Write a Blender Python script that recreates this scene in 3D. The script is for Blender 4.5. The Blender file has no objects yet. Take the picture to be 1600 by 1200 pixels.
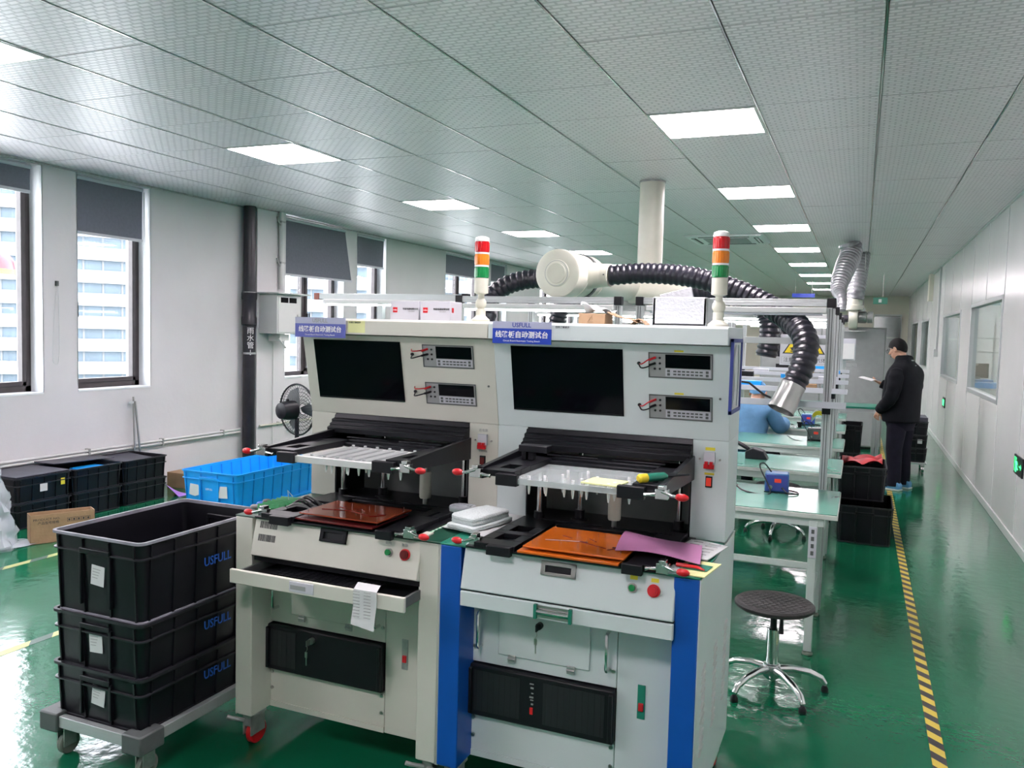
import bpy, bmesh, math, random
from mathutils import Vector, Matrix
random.seed(7)
PI = math.pi
SC = bpy.context.scene
COL = SC.collection
# ------------------------------------------------------------------ camera
YAW, PIT, ROL, FPX = .3979, -.0635, .0262, 1292.0
def cam_axes():
    cy, sy = math.cos(YAW), math.sin(YAW)
    f = Vector((-sy*math.cos(PIT), cy*math.cos(PIT), math.sin(PIT)))
    r = Vector((cy, sy, 0)); u = r.cross(f)
    r2 = r*math.cos(ROL) + u*math.sin(ROL); u2 = -r*math.sin(ROL) + u*math.cos(ROL)
    return r2, u2, f
r_, u_, f_ = cam_axes()
cd = bpy.data.cameras.new('camera'); cam = bpy.data.objects.new('camera', cd); COL.objects.link(cam)
cam.matrix_world = Matrix(((r_.x, u_.x, -f_.x, 0), (r_.y, u_.y, -f_.y, 0), (r_.z, u_.z, -f_.z, 1.53), (0, 0, 0, 1)))
cd.sensor_width = 36; cd.lens = FPX/1600*36; cd.clip_end = 500; cd.clip_start = .02
SC.camera = cam
# ------------------------------------------------------------------ world and exposure
SC.view_settings.view_transform = 'Standard'; SC.view_settings.look = 'None'
SC.view_settings.gamma = 1; SC.view_settings.use_curve_mapping = False
SC.view_settings.exposure = 1.25
W = bpy.data.worlds.new('sky'); SC.world = W; W.use_nodes = True
wn = W.node_tree.nodes; wl = W.node_tree.links
bg = wn['Background']; bg.inputs['Strength'].default_value = 6.0
tc = wn.new('ShaderNodeTexCoord'); sx = wn.new('ShaderNodeSeparateXYZ'); rp = wn.new('ShaderNodeValToRGB')
wl.new(tc.outputs['Generated'], sx.inputs[0]); wl.new(sx.outputs['Z'], rp.inputs[0]); wl.new(rp.outputs[0], bg.inputs['Color'])
rp.color_ramp.elements[0].color = (1, .96, .99, 1); rp.color_ramp.elements[1].color = (.90, .91, 1, 1)
LAMP = 20.0          # emission of the ceiling panels
try:
    SC.cycles.max_bounces = 10; SC.cycles.diffuse_bounces = 4; SC.cycles.glossy_bounces = 4
    SC.cycles.transparent_max_bounces = 12; SC.cycles.sample_clamp_indirect = 6; SC.cycles.caustics_refractive = False; SC.cycles.caustics_reflective = False
except Exception: pass

# ------------------------------------------------------------------ materials
def _new(name):
    m = bpy.data.materials.new(name); m.use_nodes = True
    return m, m.node_tree.nodes, m.node_tree.links, m.node_tree.nodes['Principled BSDF']
def mat(name, col, rough=.5, metal=0, var=.04, scale=12, bump=0, bscale=60, coat=0, emit=None, es=0, alpha=1, trans=0, spec=None, detail=4, stretch=None):
    m, n, l, b = _new(name)
    c = (*col, 1)
    t = n.new('ShaderNodeTexCoord'); src = t.outputs['Object']
    if stretch:
        mp = n.new('ShaderNodeMapping'); mp.inputs['Scale'].default_value = stretch; l.new(src, mp.inputs[0]); src = mp.outputs[0]
    nz = n.new('ShaderNodeTexNoise'); nz.inputs['Scale'].default_value = scale; nz.inputs['Detail'].default_value = detail; l.new(src, nz.inputs['Vector'])
    r = n.new('ShaderNodeValToRGB'); l.new(nz.outputs['Fac'], r.inputs[0])
    r.color_ramp.elements[0].position = .3; r.color_ramp.elements[1].position = .7
    r.color_ramp.elements[0].color = (*[max(0, x*(1-var)) for x in col], 1); r.color_ramp.elements[1].color = (*[min(1, x*(1+var)) for x in col], 1)
    l.new(r.outputs[0], b.inputs['Base Color'])
    b.inputs['Roughness'].default_value = rough; b.inputs['Metallic'].default_value = metal
    if spec is not None: b.inputs['Specular IOR Level'].default_value = spec
    if coat: b.inputs['Coat Weight'].default_value = coat; b.inputs['Coat Roughness'].default_value = .08
    if emit: b.inputs['Emission Color'].default_value = (*emit, 1); b.inputs['Emission Strength'].default_value = es
    if alpha < 1: b.inputs['Alpha'].default_value = alpha
    if trans: b.inputs['Transmission Weight'].default_value = trans; b.inputs['IOR'].default_value = 1.2
    if bump:
        nb = n.new('ShaderNodeTexNoise'); nb.inputs['Scale'].default_value = bscale; nb.inputs['Detail'].default_value = 3; l.new(src, nb.inputs['Vector'])
        bp = n.new('ShaderNodeBump'); bp.inputs['Strength'].default_value = bump; bp.inputs['Distance'].default_value = .01
        l.new(nb.outputs['Fac'], bp.inputs['Height']); l.new(bp.outputs[0], b.inputs['Normal'])
    return m
M = {}
M['wall'] = mat('painted_plaster', (.635, .63, .635), .75, var=.05, scale=1.5, bump=.12, bscale=22)
M['reveal'] = mat('reveal_plaster', (.80, .82, .84), .7, var=.03)
M['wallpanel'] = mat('gloss_wall_panel', (.69, .695, .69), .22, var=.04, scale=1.2, bump=.05, bscale=3, spec=.5)
M['beige'] = mat('beige_wall', (.66, .62, .53), .7, var=.03, scale=2)
M['winframe'] = mat('dark_bronze_frame', (.05, .04, .042), .4, var=.2)
M['blind'] = mat('grey_blind_fabric', (.155, .165, .20), .85, var=.06, scale=40, bump=.1, bscale=300)
M['blindbar'] = mat('pale_bottom_bar', (.55, .56, .60), .5)
M['whitemetal'] = mat('white_powder_coat', (.62, .63, .62), .4, var=.02)
M['cream'] = mat('cream_powder_coat', (.60, .60, .53), .42, var=.04, scale=5)
M['whiteblue'] = mat('pale_blue_white_coat', (.61, .68, .68), .38, var=.02, scale=5)
M['blue'] = mat('blue_powder_coat', (.004, .085, .42), .35, var=.05)
M['green_mat'] = mat('green_rubber_mat', (.015, .20, .13), .35, var=.12, scale=6)
M['desk_mat'] = mat('green_desk_mat', (.08, .27, .20), .22, var=.10, scale=5, bump=.05, bscale=6)
M['desk_edge'] = mat('worn_laminate_edge', (.52, .57, .53), .5, var=.1)
M['frame_alu'] = mat('anodised_aluminium', (.46, .49, .49), .38, metal=.35, var=.05, stretch=(1, 30, 30))
M['bench_paint'] = mat('pale_green_steel', (.50, .57, .54), .4, var=.04)
M['black'] = mat('black_plastic', (.006, .006, .009), .42, var=.2, spec=.35)
M['blackmetal'] = mat('black_anodised', (.010, .0105, .014), .36, metal=.3, var=.25, scale=8, spec=.35)
M['greydark'] = mat('dark_grey_steel', (.09, .10, .10), .5, var=.1)
M['greypanel'] = mat('grey_back_panel', (.23, .25, .24), .5, var=.06)
M['screen'] = mat('black_glass_screen', (.002, .002, .004), .12, var=.3, spec=.12)
M['crate'] = mat('black_crate_plastic', (.005, .005, .008), .36, var=.35, spec=.35, scale=9, bump=.05, bscale=30)
M['crate_rim'] = mat('scuffed_crate_rim', (.015, .015, .020), .4, var=.5, scale=20)
M['crate_white_rim'] = mat('chalky_crate_rim', (.24, .24, .28), .5, var=.3, scale=10)
M['lid'] = mat('grey_crate_lid', (.055, .055, .075), .45, var=.3, scale=8)
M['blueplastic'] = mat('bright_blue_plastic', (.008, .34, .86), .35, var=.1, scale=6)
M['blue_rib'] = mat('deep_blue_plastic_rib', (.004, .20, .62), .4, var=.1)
M['card'] = mat('brown_cardboard', (.36, .23, .13), .8, var=.1, scale=14, bump=.1, bscale=60)
M['cardin'] = mat('cardboard_inside', (.42, .28, .17), .85, var=.08)
M['whitecard'] = mat('white_card', (.52, .53, .58), .6, var=.02)
M['paper'] = mat('white_paper', (.60, .62, .62), .7, var=.03)
M['print'] = mat('dark_print', (.03, .03, .035), .6)
M['red'] = mat('red_plastic', (.60, .012, .02), .3, var=.05)
M['redcloth'] = mat('red_plastic_sheet', (.42, .003, .012), .6, var=.25, scale=10)
M['chrome'] = mat('chrome_steel', (.72, .72, .72), .14, metal=1, var=.05)
M['steel'] = mat('brushed_steel', (.45, .45, .43), .3, metal=1, var=.1)
M['galv'] = mat('galvanised_bracket', (.42, .43, .42), .42, metal=.6, var=.2, scale=30)
M['hose'] = mat('black_ribbed_hose', (.012, .0115, .02), .34, var=.3, scale=20, bump=.3, bscale=35)
M['foil'] = mat('grey_foil_duct', (.36, .36, .38), .33, metal=.5, var=.25, scale=12, bump=.5, bscale=25)
M['duct'] = mat('cream_duct_plastic', (.62, .62, .53), .4, var=.03)
M['ivory'] = mat('ivory_plastic', (.56, .56, .47), .45, var=.04)
M['styro'] = mat('white_polystyrene', (.56, .58, .60), .8, var=.03, bump=.3, bscale=90)
M['towel'] = mat('white_towel', (.50, .56, .55), .95, var=.05, bump=.4, bscale=150)
M['yellow'] = mat('yellow_paint', (.75, .58, .02), .5, var=.05)
M['yellowlabel'] = mat('yellow_sticker', (.72, .62, .04), .6)
M['notepad'] = mat('pale_yellow_pad', (.72, .74, .36), .7)
M['pink'] = mat('pink_antistatic_sheet', (.52, .22, .42), .4, var=.12, scale=7, bump=.1, bscale=12)
M['purple'] = mat('purple_sheet', (.36, .17, .58), .5)
M['pcb'] = mat('green_circuit_board', (.03, .26, .09), .4, var=.2, scale=40)
M['stationblue'] = mat('blue_instrument_case', (.02, .12, .30), .4, var=.1)
M['signblue'] = mat('blue_sign_board', (.012, .05, .42), .4, var=.02)
M['signblue_pale'] = mat('faded_blue_sign_board', (.09, .11, .42), .4, var=.02)
M['signgrey'] = mat('pale_lilac_sign_board', (.42, .44, .58), .4, var=.02)
M['white'] = mat('white_ink', (.8, .8, .8), .6, var=0)
M['inkblue'] = mat('blue_ink', (.02, .12, .55), .5, var=0)
M['inknavy'] = mat('navy_ink', (.04, .06, .30), .5, var=0)
M['skin'] = mat('skin', (.50, .27, .18), .5, var=.06)
M['hair'] = mat('black_hair', (.005, .0045, .0045), .65, var=.3, scale=60, bump=.5, bscale=200, spec=.2)
M['jacket'] = mat('black_jacket_cloth', (.004, .0045, .007), .9, spec=.2, var=.3, scale=12, bump=.4, bscale=9)
M['trousers'] = mat('dark_navy_trousers', (.008, .007, .015), .85, spec=.2, var=.3, scale=12, bump=.4, bscale=9)
M['smock'] = mat('blue_antistatic_smock', (.10, .24, .42), .75, var=.15, scale=9, bump=.5, bscale=12)
M['shoeblue'] = mat('light_blue_shoe', (.10, .30, .55), .5)
M['greyfab'] = mat('grey_collar_fabric', (.33, .36, .35), .7)
M['rubber'] = mat('grey_rubber_wheel', (.16, .18, .15), .55, var=.2)
M['foam'] = mat('black_pu_seat', (.014, .013, .013), .55, var=.3, scale=25, bump=.3, bscale=80)
M['bag'] = mat('clear_plastic_wrap', (.75, .80, .85), .12, var=.1, scale=6, bump=1.0, bscale=9, alpha=.45)
M['pipeblack'] = mat('black_drain_pipe', (.018, .017, .024), .3, var=.3)
M['orange_board'] = mat('orange_bakelite', (.58, .13, .012), .22, var=.12, scale=7)
M['brown_board'] = mat('red_brown_bakelite', (.25, .045, .018), .2, var=.15, scale=7)
M['dark_board'] = mat('dark_red_bakelite', (.13, .012, .012), .25, var=.15)
M['led_grey'] = mat('instrument_grey', (.30, .31, .31), .5, var=.05)
M['exitgreen'] = mat('green_exit_light', (.02, .5, .10), .5, emit=(.05, .9, .22), es=1.3)
M['redlit'] = mat('red_display', (.5, .02, .01), .4, emit=(.9, .08, .04), es=.12)
M['tower_red'] = mat('red_lens', (.45, .006, .010), .18, var=.06)
M['tower_amber'] = mat('amber_lens', (.66, .19, .010), .18, var=.06)
M['tower_green'] = mat('green_lens', (.004, .20, .05), .18, var=.06)
M['facade'] = mat('white_facade', (.16, .17, .18), .8, var=.03, scale=.05)
M['facade_glass'] = mat('facade_glass', (.075, .11, .14), .5, var=.15, scale=.4)
M['facade_cream'] = mat('cream_facade', (.17, .155, .14), .8, var=.02)
M['pink_facade'] = mat('pink_facade', (.72, .40, .40), .8)
M['street'] = mat('pale_concrete_yard', (.55, .55, .53), .9)
M['leafgreen'] = mat('green_hedge', (.10, .26, .05), .9, var=.4)
M['partroom'] = mat('white_partition', (.66, .69, .70), .4)

def emit_mat(name, col, s):
    m, n, l, b = _new(name); b.inputs['Base Color'].default_value = (.8, .8, .8, 1)
    b.inputs['Emission Color'].default_value = (*col, 1); b.inputs['Emission Strength'].default_value = s
    nz = n.new('ShaderNodeTexNoise'); nz.inputs['Scale'].default_value = 3
    rr = n.new('ShaderNodeMapRange'); rr.inputs['To Min'].default_value = .24; rr.inputs['To Max'].default_value = .4
    l.new(nz.outputs['Fac'], rr.inputs[0]); l.new(rr.outputs[0], b.inputs['Roughness']); return m
M['panel_light'] = emit_mat('lit_diffuser', (1, .885, .94), LAMP)
M['tube_light'] = emit_mat('lit_tube', (.95, 1, 1), 5)
def glass_mat(name, col, tint=.08):
    m = bpy.data.materials.new(name); m.use_nodes = True; n = m.node_tree.nodes; l = m.node_tree.links
    for x in list(n): n.remove(x)
    o = n.new('ShaderNodeOutputMaterial'); t = n.new('ShaderNodeBsdfTransparent'); g = n.new('ShaderNodeBsdfGlossy'); mx = n.new('ShaderNodeMixShader'); lw = n.new('ShaderNodeLayerWeight'); lw.inputs[0].default_value = .5
    p = n.new('ShaderNodeMath'); p.operation = 'POWER'; p.inputs[1].default_value = 5; f = n.new('ShaderNodeMath'); f.operation = 'MULTIPLY_ADD'; f.inputs[1].default_value = .8; f.inputs[2].default_value = .04
    l.new(lw.outputs['Facing'], p.inputs[0]); l.new(p.outputs[0], f.inputs[0])
    t.inputs[0].default_value = (*col, 1); g.inputs['Roughness'].default_value = .02
    l.new(f.outputs[0], mx.inputs[0]); l.new(t.outputs[0], mx.inputs[1]); l.new(g.outputs[0], mx.inputs[2]); l.new(mx.outputs[0], o.inputs[0]); return m
M['glass'] = glass_mat('window_glass', (.93, .96, .97))
M['glass_green'] = glass_mat('greenish_partition_glass', (.90, .95, .93))
M['mat_dark'] = mat('dark_green_deck_mat', (.008, .06, .035), .4, var=.2)
def acrylic():
    m, n, l, b = _new('clear_acrylic'); b.inputs['Base Color'].default_value = (.62, .70, .70, 1); b.inputs['Roughness'].default_value = .08; b.inputs['Alpha'].default_value = .42
    return m
M['acrylic'] = acrylic()
def brick_mat(name, c1, c2, mort, rough, sc, bw, rh, ms, bumpd, metal=0, vec='Object'):
    m, n, l, b = _new(name); t = n.new('ShaderNodeTexCoord'); br = n.new('ShaderNodeTexBrick'); l.new(t.outputs[vec], br.inputs['Vector'])
    br.inputs['Color1'].default_value = (*c1, 1); br.inputs['Color2'].default_value = (*c2, 1); br.inputs['Mortar'].default_value = (*mort, 1)
    br.inputs['Scale'].default_value = sc; br.inputs['Brick Width'].default_value = bw; br.inputs['Row Height'].default_value = rh; br.inputs['Mortar Size'].default_value = ms; br.inputs['Mortar Smooth'].default_value = .6
    l.new(br.outputs['Color'], b.inputs['Base Color']); b.inputs['Roughness'].default_value = rough; b.inputs['Metallic'].default_value = metal
    bp = n.new('ShaderNodeBump'); bp.inputs['Strength'].default_value = .5; bp.inputs['Distance'].default_value = bumpd; bp.invert = True
    l.new(br.outputs['Fac'], bp.inputs['Height']); l.new(bp.outputs[0], b.inputs['Normal']); return m
M['ceil_tile'] = brick_mat('embossed_ceiling_tile', (.90, .845, .87), (.83, .78, .81), (.60, .56, .58), .36, 1, .058, .031, .0075, .003, metal=.22)
M['grille'] = brick_mat('fine_grille', (.012, .012, .016), (.016, .016, .02), (.002, .002, .002), .45, 1, .02, .004, .001, .001)
def floor_mat():
    m, n, l, b = _new('green_epoxy_floor'); t = n.new('ShaderNodeTexCoord'); N = lambda s, d=4: None
    n1 = n.new('ShaderNodeTexNoise'); n1.inputs['Scale'].default_value = .9; n1.inputs['Detail'].default_value = 6; l.new(t.outputs['Object'], n1.inputs[0])
    r = n.new('ShaderNodeValToRGB'); r.color_ramp.elements[0].position = .3; r.color_ramp.elements[1].position = .75
    r.color_ramp.elements[0].color = (.002, .105, .046, 1); r.color_ramp.elements[1].color = (.006, .145, .068, 1); l.new(n1.outputs['Fac'], r.inputs[0]); l.new(r.outputs[0], b.inputs['Base Color'])
    n2 = n.new('ShaderNodeTexNoise'); n2.inputs['Scale'].default_value = 2.2; n2.inputs['Detail'].default_value = 5; l.new(t.outputs['Object'], n2.inputs[0])
    mr = n.new('ShaderNodeMapRange'); mr.inputs['From Min'].default_value = .35; mr.inputs['From Max'].default_value = .7; mr.inputs['To Min'].default_value = .09; mr.inputs['To Max'].default_value = .2
    l.new(n2.outputs['Fac'], mr.inputs[0]); l.new(mr.outputs[0], b.inputs['Roughness'])
    b.inputs['Specular IOR Level'].default_value = .42; b.inputs['Coat Weight'].default_value = .22; b.inputs['Coat Roughness'].default_value = .05
    n3 = n.new('ShaderNodeTexNoise'); n3.inputs['Scale'].default_value = 14; n3.inputs['Detail'].default_value = 4; l.new(t.outputs['Object'], n3.inputs[0])
    bp = n.new('ShaderNodeBump'); bp.inputs['Strength'].default_value = .16; bp.inputs['Distance'].default_value = .01
    l.new(n3.outputs['Fac'], bp.inputs['Height']); l.new(bp.outputs[0], b.inputs['Normal']); l.new(bp.outputs[0], b.inputs['Coat Normal']); return m
M['floor'] = floor_mat()
def stripe_mat(name, a, c, pitch, slope, duty=.5):
    m, n, l, b = _new(name); t = n.new('ShaderNodeTexCoord'); s = n.new('ShaderNodeSeparateXYZ'); l.new(t.outputs['Object'], s.inputs[0])
    k = n.new('ShaderNodeMath'); k.operation = 'MULTIPLY_ADD'; k.inputs[1].default_value = slope; l.new(s.outputs['X'], k.inputs[0]); l.new(s.outputs['Y'], k.inputs[2])
    d = n.new('ShaderNodeMath'); d.operation = 'DIVIDE'; d.inputs[1].default_value = pitch; l.new(k.outputs[0], d.inputs[0])
    f = n.new('ShaderNodeMath'); f.operation = 'FRACT'; l.new(d.outputs[0], f.inputs[0])
    g = n.new('ShaderNodeMath'); g.operation = 'GREATER_THAN'; g.inputs[1].default_value = duty; l.new(f.outputs[0], g.inputs[0])
    mx = n.new('ShaderNodeMix'); mx.data_type = 'RGBA'; mx.inputs[6].default_value = (*a, 1); mx.inputs[7].default_value = (*c, 1); l.new(g.outputs[0], mx.inputs[0])
    l.new(mx.outputs[2], b.inputs['Base Color']); b.inputs['Roughness'].default_value = .45; return m
M['hazard'] = stripe_mat('hazard_stripes', (.03, .025, .03), (.62, .47, .06), .118, 1.0)
M['hazard_worn'] = stripe_mat('worn_hazard_stripes', (.04, .08, .06), (.42, .42, .16), .30, 1.0, .4)
M['hatch'] = stripe_mat('green_ruled_print', (.10, .42, .20), (.62, .72, .62), .022, .3)
M['barcode'] = stripe_mat('barcode_print', (.05, .05, .05), (.7, .7, .68), .0001, 60.)
M['blackstrip'] = M['print']

# ------------------------------------------------------------------ mesh builder
class MB:
    def __init__(s): s.v = []; s.f = []
    def add(s, vs, fs):
        o = len(s.v); s.v += [tuple(v) for v in vs]; s.f += [tuple(i+o for i in f) for f in fs]; return s
    def box(s, x0, x1, y0, y1, z0, z1, R=None):
        vs = [(x, y, z) for x in (x0, x1) for y in (y0, y1) for z in (z0, z1)]
        if R is not None:
            c = Vector(((x0+x1)/2, (y0+y1)/2, (z0+z1)/2)); vs = [c + R @ (Vector(v)-c) for v in vs]
        return s.add(vs, [(0, 1, 3, 2), (4, 6, 7, 5), (0, 4, 5, 1), (2, 3, 7, 6), (0, 2, 6, 4), (1, 5, 7, 3)])
    def prism(s, poly, a, b, axis='x'):
        n = len(poly)
        mk = {'x': lambda p, t: (t, p[0], p[1]), 'y': lambda p, t: (p[0], t, p[1]), 'z': lambda p, t: (p[0], p[1], t)}[axis]
        vs = [mk(p, a) for p in poly] + [mk(p, b) for p in poly]
        return s.add(vs, [tuple(range(n))[::-1], tuple(range(n, 2*n))] + [(i, (i+1) % n, n+(i+1) % n, n+i) for i in range(n)])
    def ringset(s, rings, cap0=True, cap1=True):
        n = len(rings[0]); vs = [p for r in rings for p in r]; fs = []
        for k in range(len(rings)-1):
            for i in range(n):
                j = (i+1) % n; fs.append((k*n+i, k*n+j, (k+1)*n+j, (k+1)*n+i))
        if cap0: fs.append(tuple(range(n))[::-1])
        if cap1: fs.append(tuple((len(rings)-1)*n+i for i in range(n)))
        return s.add(vs, fs)
    def cyl(s, p0, p1, r0, r1=None, n=16, caps=True):
        return s.tube([p0, p1], [r0, r0 if r1 is None else r1], n, caps)
    def tube(s, pts, r, n=10, caps=True):
        pts = [Vector(p) for p in pts]
        if not isinstance(r, (list, tuple)): r = [r]*len(pts)
        rings = []; up = None
        for k, p in enumerate(pts):
            d = (pts[min(k+1, len(pts)-1)] - pts[max(k-1, 0)])
            if d.length < 1e-9: d = (pts[-1]-pts[0])
            d.normalize()
            if up is None:
                up = Vector((0, 0, 1)) if abs(d.z) < .9 else Vector((1, 0, 0))
            a = up - d*up.dot(d)
            if a.length < 1e-6: a = Vector((1, 0, 0)) - d*d.x
            a.normalize(); up = a; b = d.cross(a)
            rings.append([p + (a*math.cos(2*PI*i/n) + b*math.sin(2*PI*i/n))*r[k] for i in range(n)])
        return s.ringset(rings, caps, caps)
    def lathe(s, prof, n=24, o=(0, 0, 0), axis='z', caps=True):
        rings = []
        for r, h in prof:
            ring = []
            for i in range(n):
                c, q = math.cos(2*PI*i/n)*r, math.sin(2*PI*i/n)*r
                p = {'z': (c, q, h), 'y': (c, h, -q), 'x': (h, c, q)}[axis]; ring.append((p[0]+o[0], p[1]+o[1], p[2]+o[2]))
            rings.append(ring)
        return s.ringset(rings, caps, caps)
    def sphere(s, c, rx, ry=None, rz=None, n=12, m=8):
        ry = rx if ry is None else ry; rz = rx if rz is None else rz
        rings = []
        for k in range(m+1):
            t = PI*(k/m); q = max(math.sin(t), .02)
            rings.append([(c[0]+rx*q*math.cos(2*PI*i/n), c[1]+ry*q*math.sin(2*PI*i/n), c[2]-rz*math.cos(t)) for i in range(n)])
        return s.ringset(rings)
    def sheet(s, fn, nu, nv, th=.0015):
        top = [[Vector(fn(u/nu, v/nv)) for u in range(nu+1)] for v in range(nv+1)]
        vs = [p for r in top for p in r]; N = len(vs); vs += [p - Vector((0, 0, th)) for p in vs[:N]]
        w = nu+1; fs = []
        for v in range(nv):
            for u in range(nu):
                a = v*w+u; fs.append((a, a+1, a+w+1, a+w)); fs.append((N+a, N+a+w, N+a+w+1, N+a+1))
        edge = [(u, u+1) for u in range(nu)] + [(nu+v*w, nu+(v+1)*w) for v in range(nv)] + [(nv*w+u+1, nv*w+u) for u in range(nu)] + [((v+1)*w, v*w) for v in range(nv)]
        for a, b in edge: fs.append((a, N+a, N+b, b))
        return s.add(vs, fs)
    def xf(s, Mx):
        s.v = [tuple(Mx @ Vector(v)) for v in s.v]; return s
    def mesh(s, name, m, smooth=True):
        me = bpy.data.meshes.new(name); me.from_pydata(s.v, [], s.f); me.materials.append(M[m] if isinstance(m, str) else m)
        bm = bmesh.new(); bm.from_mesh(me); bmesh.ops.recalc_face_normals(bm, faces=bm.faces); bm.to_mesh(me); bm.free()
        if smooth:
            me.shade_smooth(); me.set_sharp_from_angle(angle=math.radians(38))
        return me
    def build(s, name, m, parent=None, bevel=0, label=None, smooth=True, seg=2):
        o = bpy.data.objects.new(name, s.mesh(name, m, smooth)); COL.objects.link(o)
        if parent: o.parent = parent
        if bevel:
            b = o.modifiers.new('bevel', 'BEVEL'); b.width = bevel; b.segments = seg; b.limit_method = 'ANGLE'; b.angle_limit = math.radians(40); b.harden_normals = False
        if label: o['label'] = label
        return o
def box(*a, R=None): return MB().box(*a, R=R)
def thing(name, label, cat, loc=(0, 0, 0), rz=0, group=None):
    o = bpy.data.objects.new(name, None); o.empty_display_size = .05; COL.objects.link(o); o.location = loc; o.rotation_euler = (0, 0, rz)
    o['label'] = label; o['category'] = cat
    if group: o['group'] = group
    return o
def tag(o, label, cat, group=None, kind=None):
    o['label'] = label; o['category'] = cat
    if group: o['group'] = group
    if kind: o['kind'] = kind
    return o
def struct(o): o['kind'] = 'structure'; return o
CH = {}
def copy_tree(o, parent=None, kids=None):
    if kids is None:
        kids = {}
        for x in COL.objects:
            if x.parent: kids.setdefault(x.parent.name, []).append(x)
    c = o.copy(); COL.objects.link(c)
    if parent: c.parent = parent
    for ch in kids.get(o.name, []): copy_tree(ch, c, kids)
    return c
RX90 = Matrix.Rotation(PI/2, 4, 'X')
def text(name, s, size, m, parent, Mx, align='CENTER', ext=.0004, bold=0, sx_=1):
    cu = bpy.data.curves.new('tmp', 'FONT'); cu.body = s; cu.size = size; cu.align_x = align; cu.align_y = 'CENTER'; cu.extrude = ext; cu.resolution_u = 2; cu.offset = bold
    t = bpy.data.objects.new('tmp', cu); COL.objects.link(t)
    dg = bpy.context.evaluated_depsgraph_get(); me = bpy.data.meshes.new_from_object(t.evaluated_get(dg)); bpy.data.objects.remove(t)
    me.transform(Mx @ Matrix.Diagonal((sx_, 1, 1, 1))); me.materials.clear(); me.materials.append(M[m])
    o = bpy.data.objects.new(name, me); COL.objects.link(o); o.parent = parent; return o
def front(x, y, z): return Matrix.Translation((x, y, z)) @ RX90          # faces -y
def faceX(x, y, z): return Matrix.Translation((x, y, z)) @ Matrix.Rotation(PI/2, 4, 'Z') @ RX90   # faces +x
def faceXn(x, y, z): return Matrix.Translation((x, y, z)) @ Matrix.Rotation(-PI/2, 4, 'Z') @ RX90  # faces -x
def bez(pts, n=8):
    P = [Vector(p) for p in pts]; P = [2*P[0]-P[1]] + P + [2*P[-1]-P[-2]]; out = []
    for i in range(1, len(P)-2):
        for k in range(n):
            t = k/n; a, b, c, d = P[i-1:i+3]
            out.append(.5*((2*b)+(-a+c)*t+(2*a-5*b+4*c-d)*t*t+(-a+3*b-3*c+d)*t**3))
    out.append(P[-2]); return out

XL, XR, YB, YF, ZC = -6.0, 1.14, -2.6, 24.8, 2.754
# ================================================================== SETTING
struct(box(XL-.3, XR+3.2, YB-.1, YF+.2, -.12, 0).build('floor', 'floor'))
# ---- ceiling: backing, tiles, bars
ceil = struct(box(XL-.3, XR+.1, YB-.1, YF+.2, ZC+.02, ZC+.10).build('ceiling', 'greydark'))
GX = [-5.971+.6*i for i in range(12)]           # grid lines across
GX = [XL+.0] + [g for g in GX if g > XL+.05] + [XR]
gy0 = 3.404 - .6*10
lights = [(-1.171, 4.604+2.4*k) for k in range(-2, 8)] + [(-4.171, 4.604+2.4*k) for k in range(-2, 8)]
def is_light(x, y): return any(abs(x-a) < .1 and abs(y-b) < .1 for a, b in lights)
cells = []
for j in range(46):
    y = gy0+.6*j
    if y > YF-.1: break
    for i in range(len(GX)-1):
        if not is_light(GX[i], y): cells.append((GX[i], GX[i+1], y, min(y+.6, YF)))
def tile_mb(w, d):
    return MB().prism([(.007, 0), (w-.007, 0), (w-.002, .008), (.002, .008)], .002, d-.002, 'y')
meshes = {}
def cell_mesh(w, d):
    k = (round(w, 2), round(d, 2))
    if k not in meshes: meshes[k] = tile_mb(w, d).mesh('ceiling_tile', 'ceil_tile', False)
    return meshes[k]
cells.sort(key=lambda c: (c[2] < 1.0, c[2]))
for x0, x1, y0, y1 in cells[:296]:
    o = bpy.data.objects.new('ceiling_tile', cell_mesh(x1-x0, y1-y0)); COL.objects.link(o); o.parent = ceil; o.location = (x0, y0, ZC+.001+random.uniform(0, .002))
far = MB()
for x0, x1, y0, y1 in cells[296:]:
    far.prism([(x0+.004, ZC+.002), (x1-.004, ZC+.002), (x1-.001, ZC+.008), (x0+.001, ZC+.008)], y0+.002, y1-.002, 'y')
far.build('far_tiles', 'ceil_tile', ceil, smooth=False)['kind'] = 'stuff'
for g in GX[1:-1]:
    box(g-.0035, g+.0035, YB, YF, ZC-.002, ZC+.006).build('grid_bar', 'chrome', ceil)
box(XL, XL+.02, YB, YF, ZC-.012, ZC).build('edge_angle', 'galv', ceil); box(XR-.02, XR, YB, YF, ZC-.012, ZC).build('edge_angle', 'whitemetal', ceil)
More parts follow.
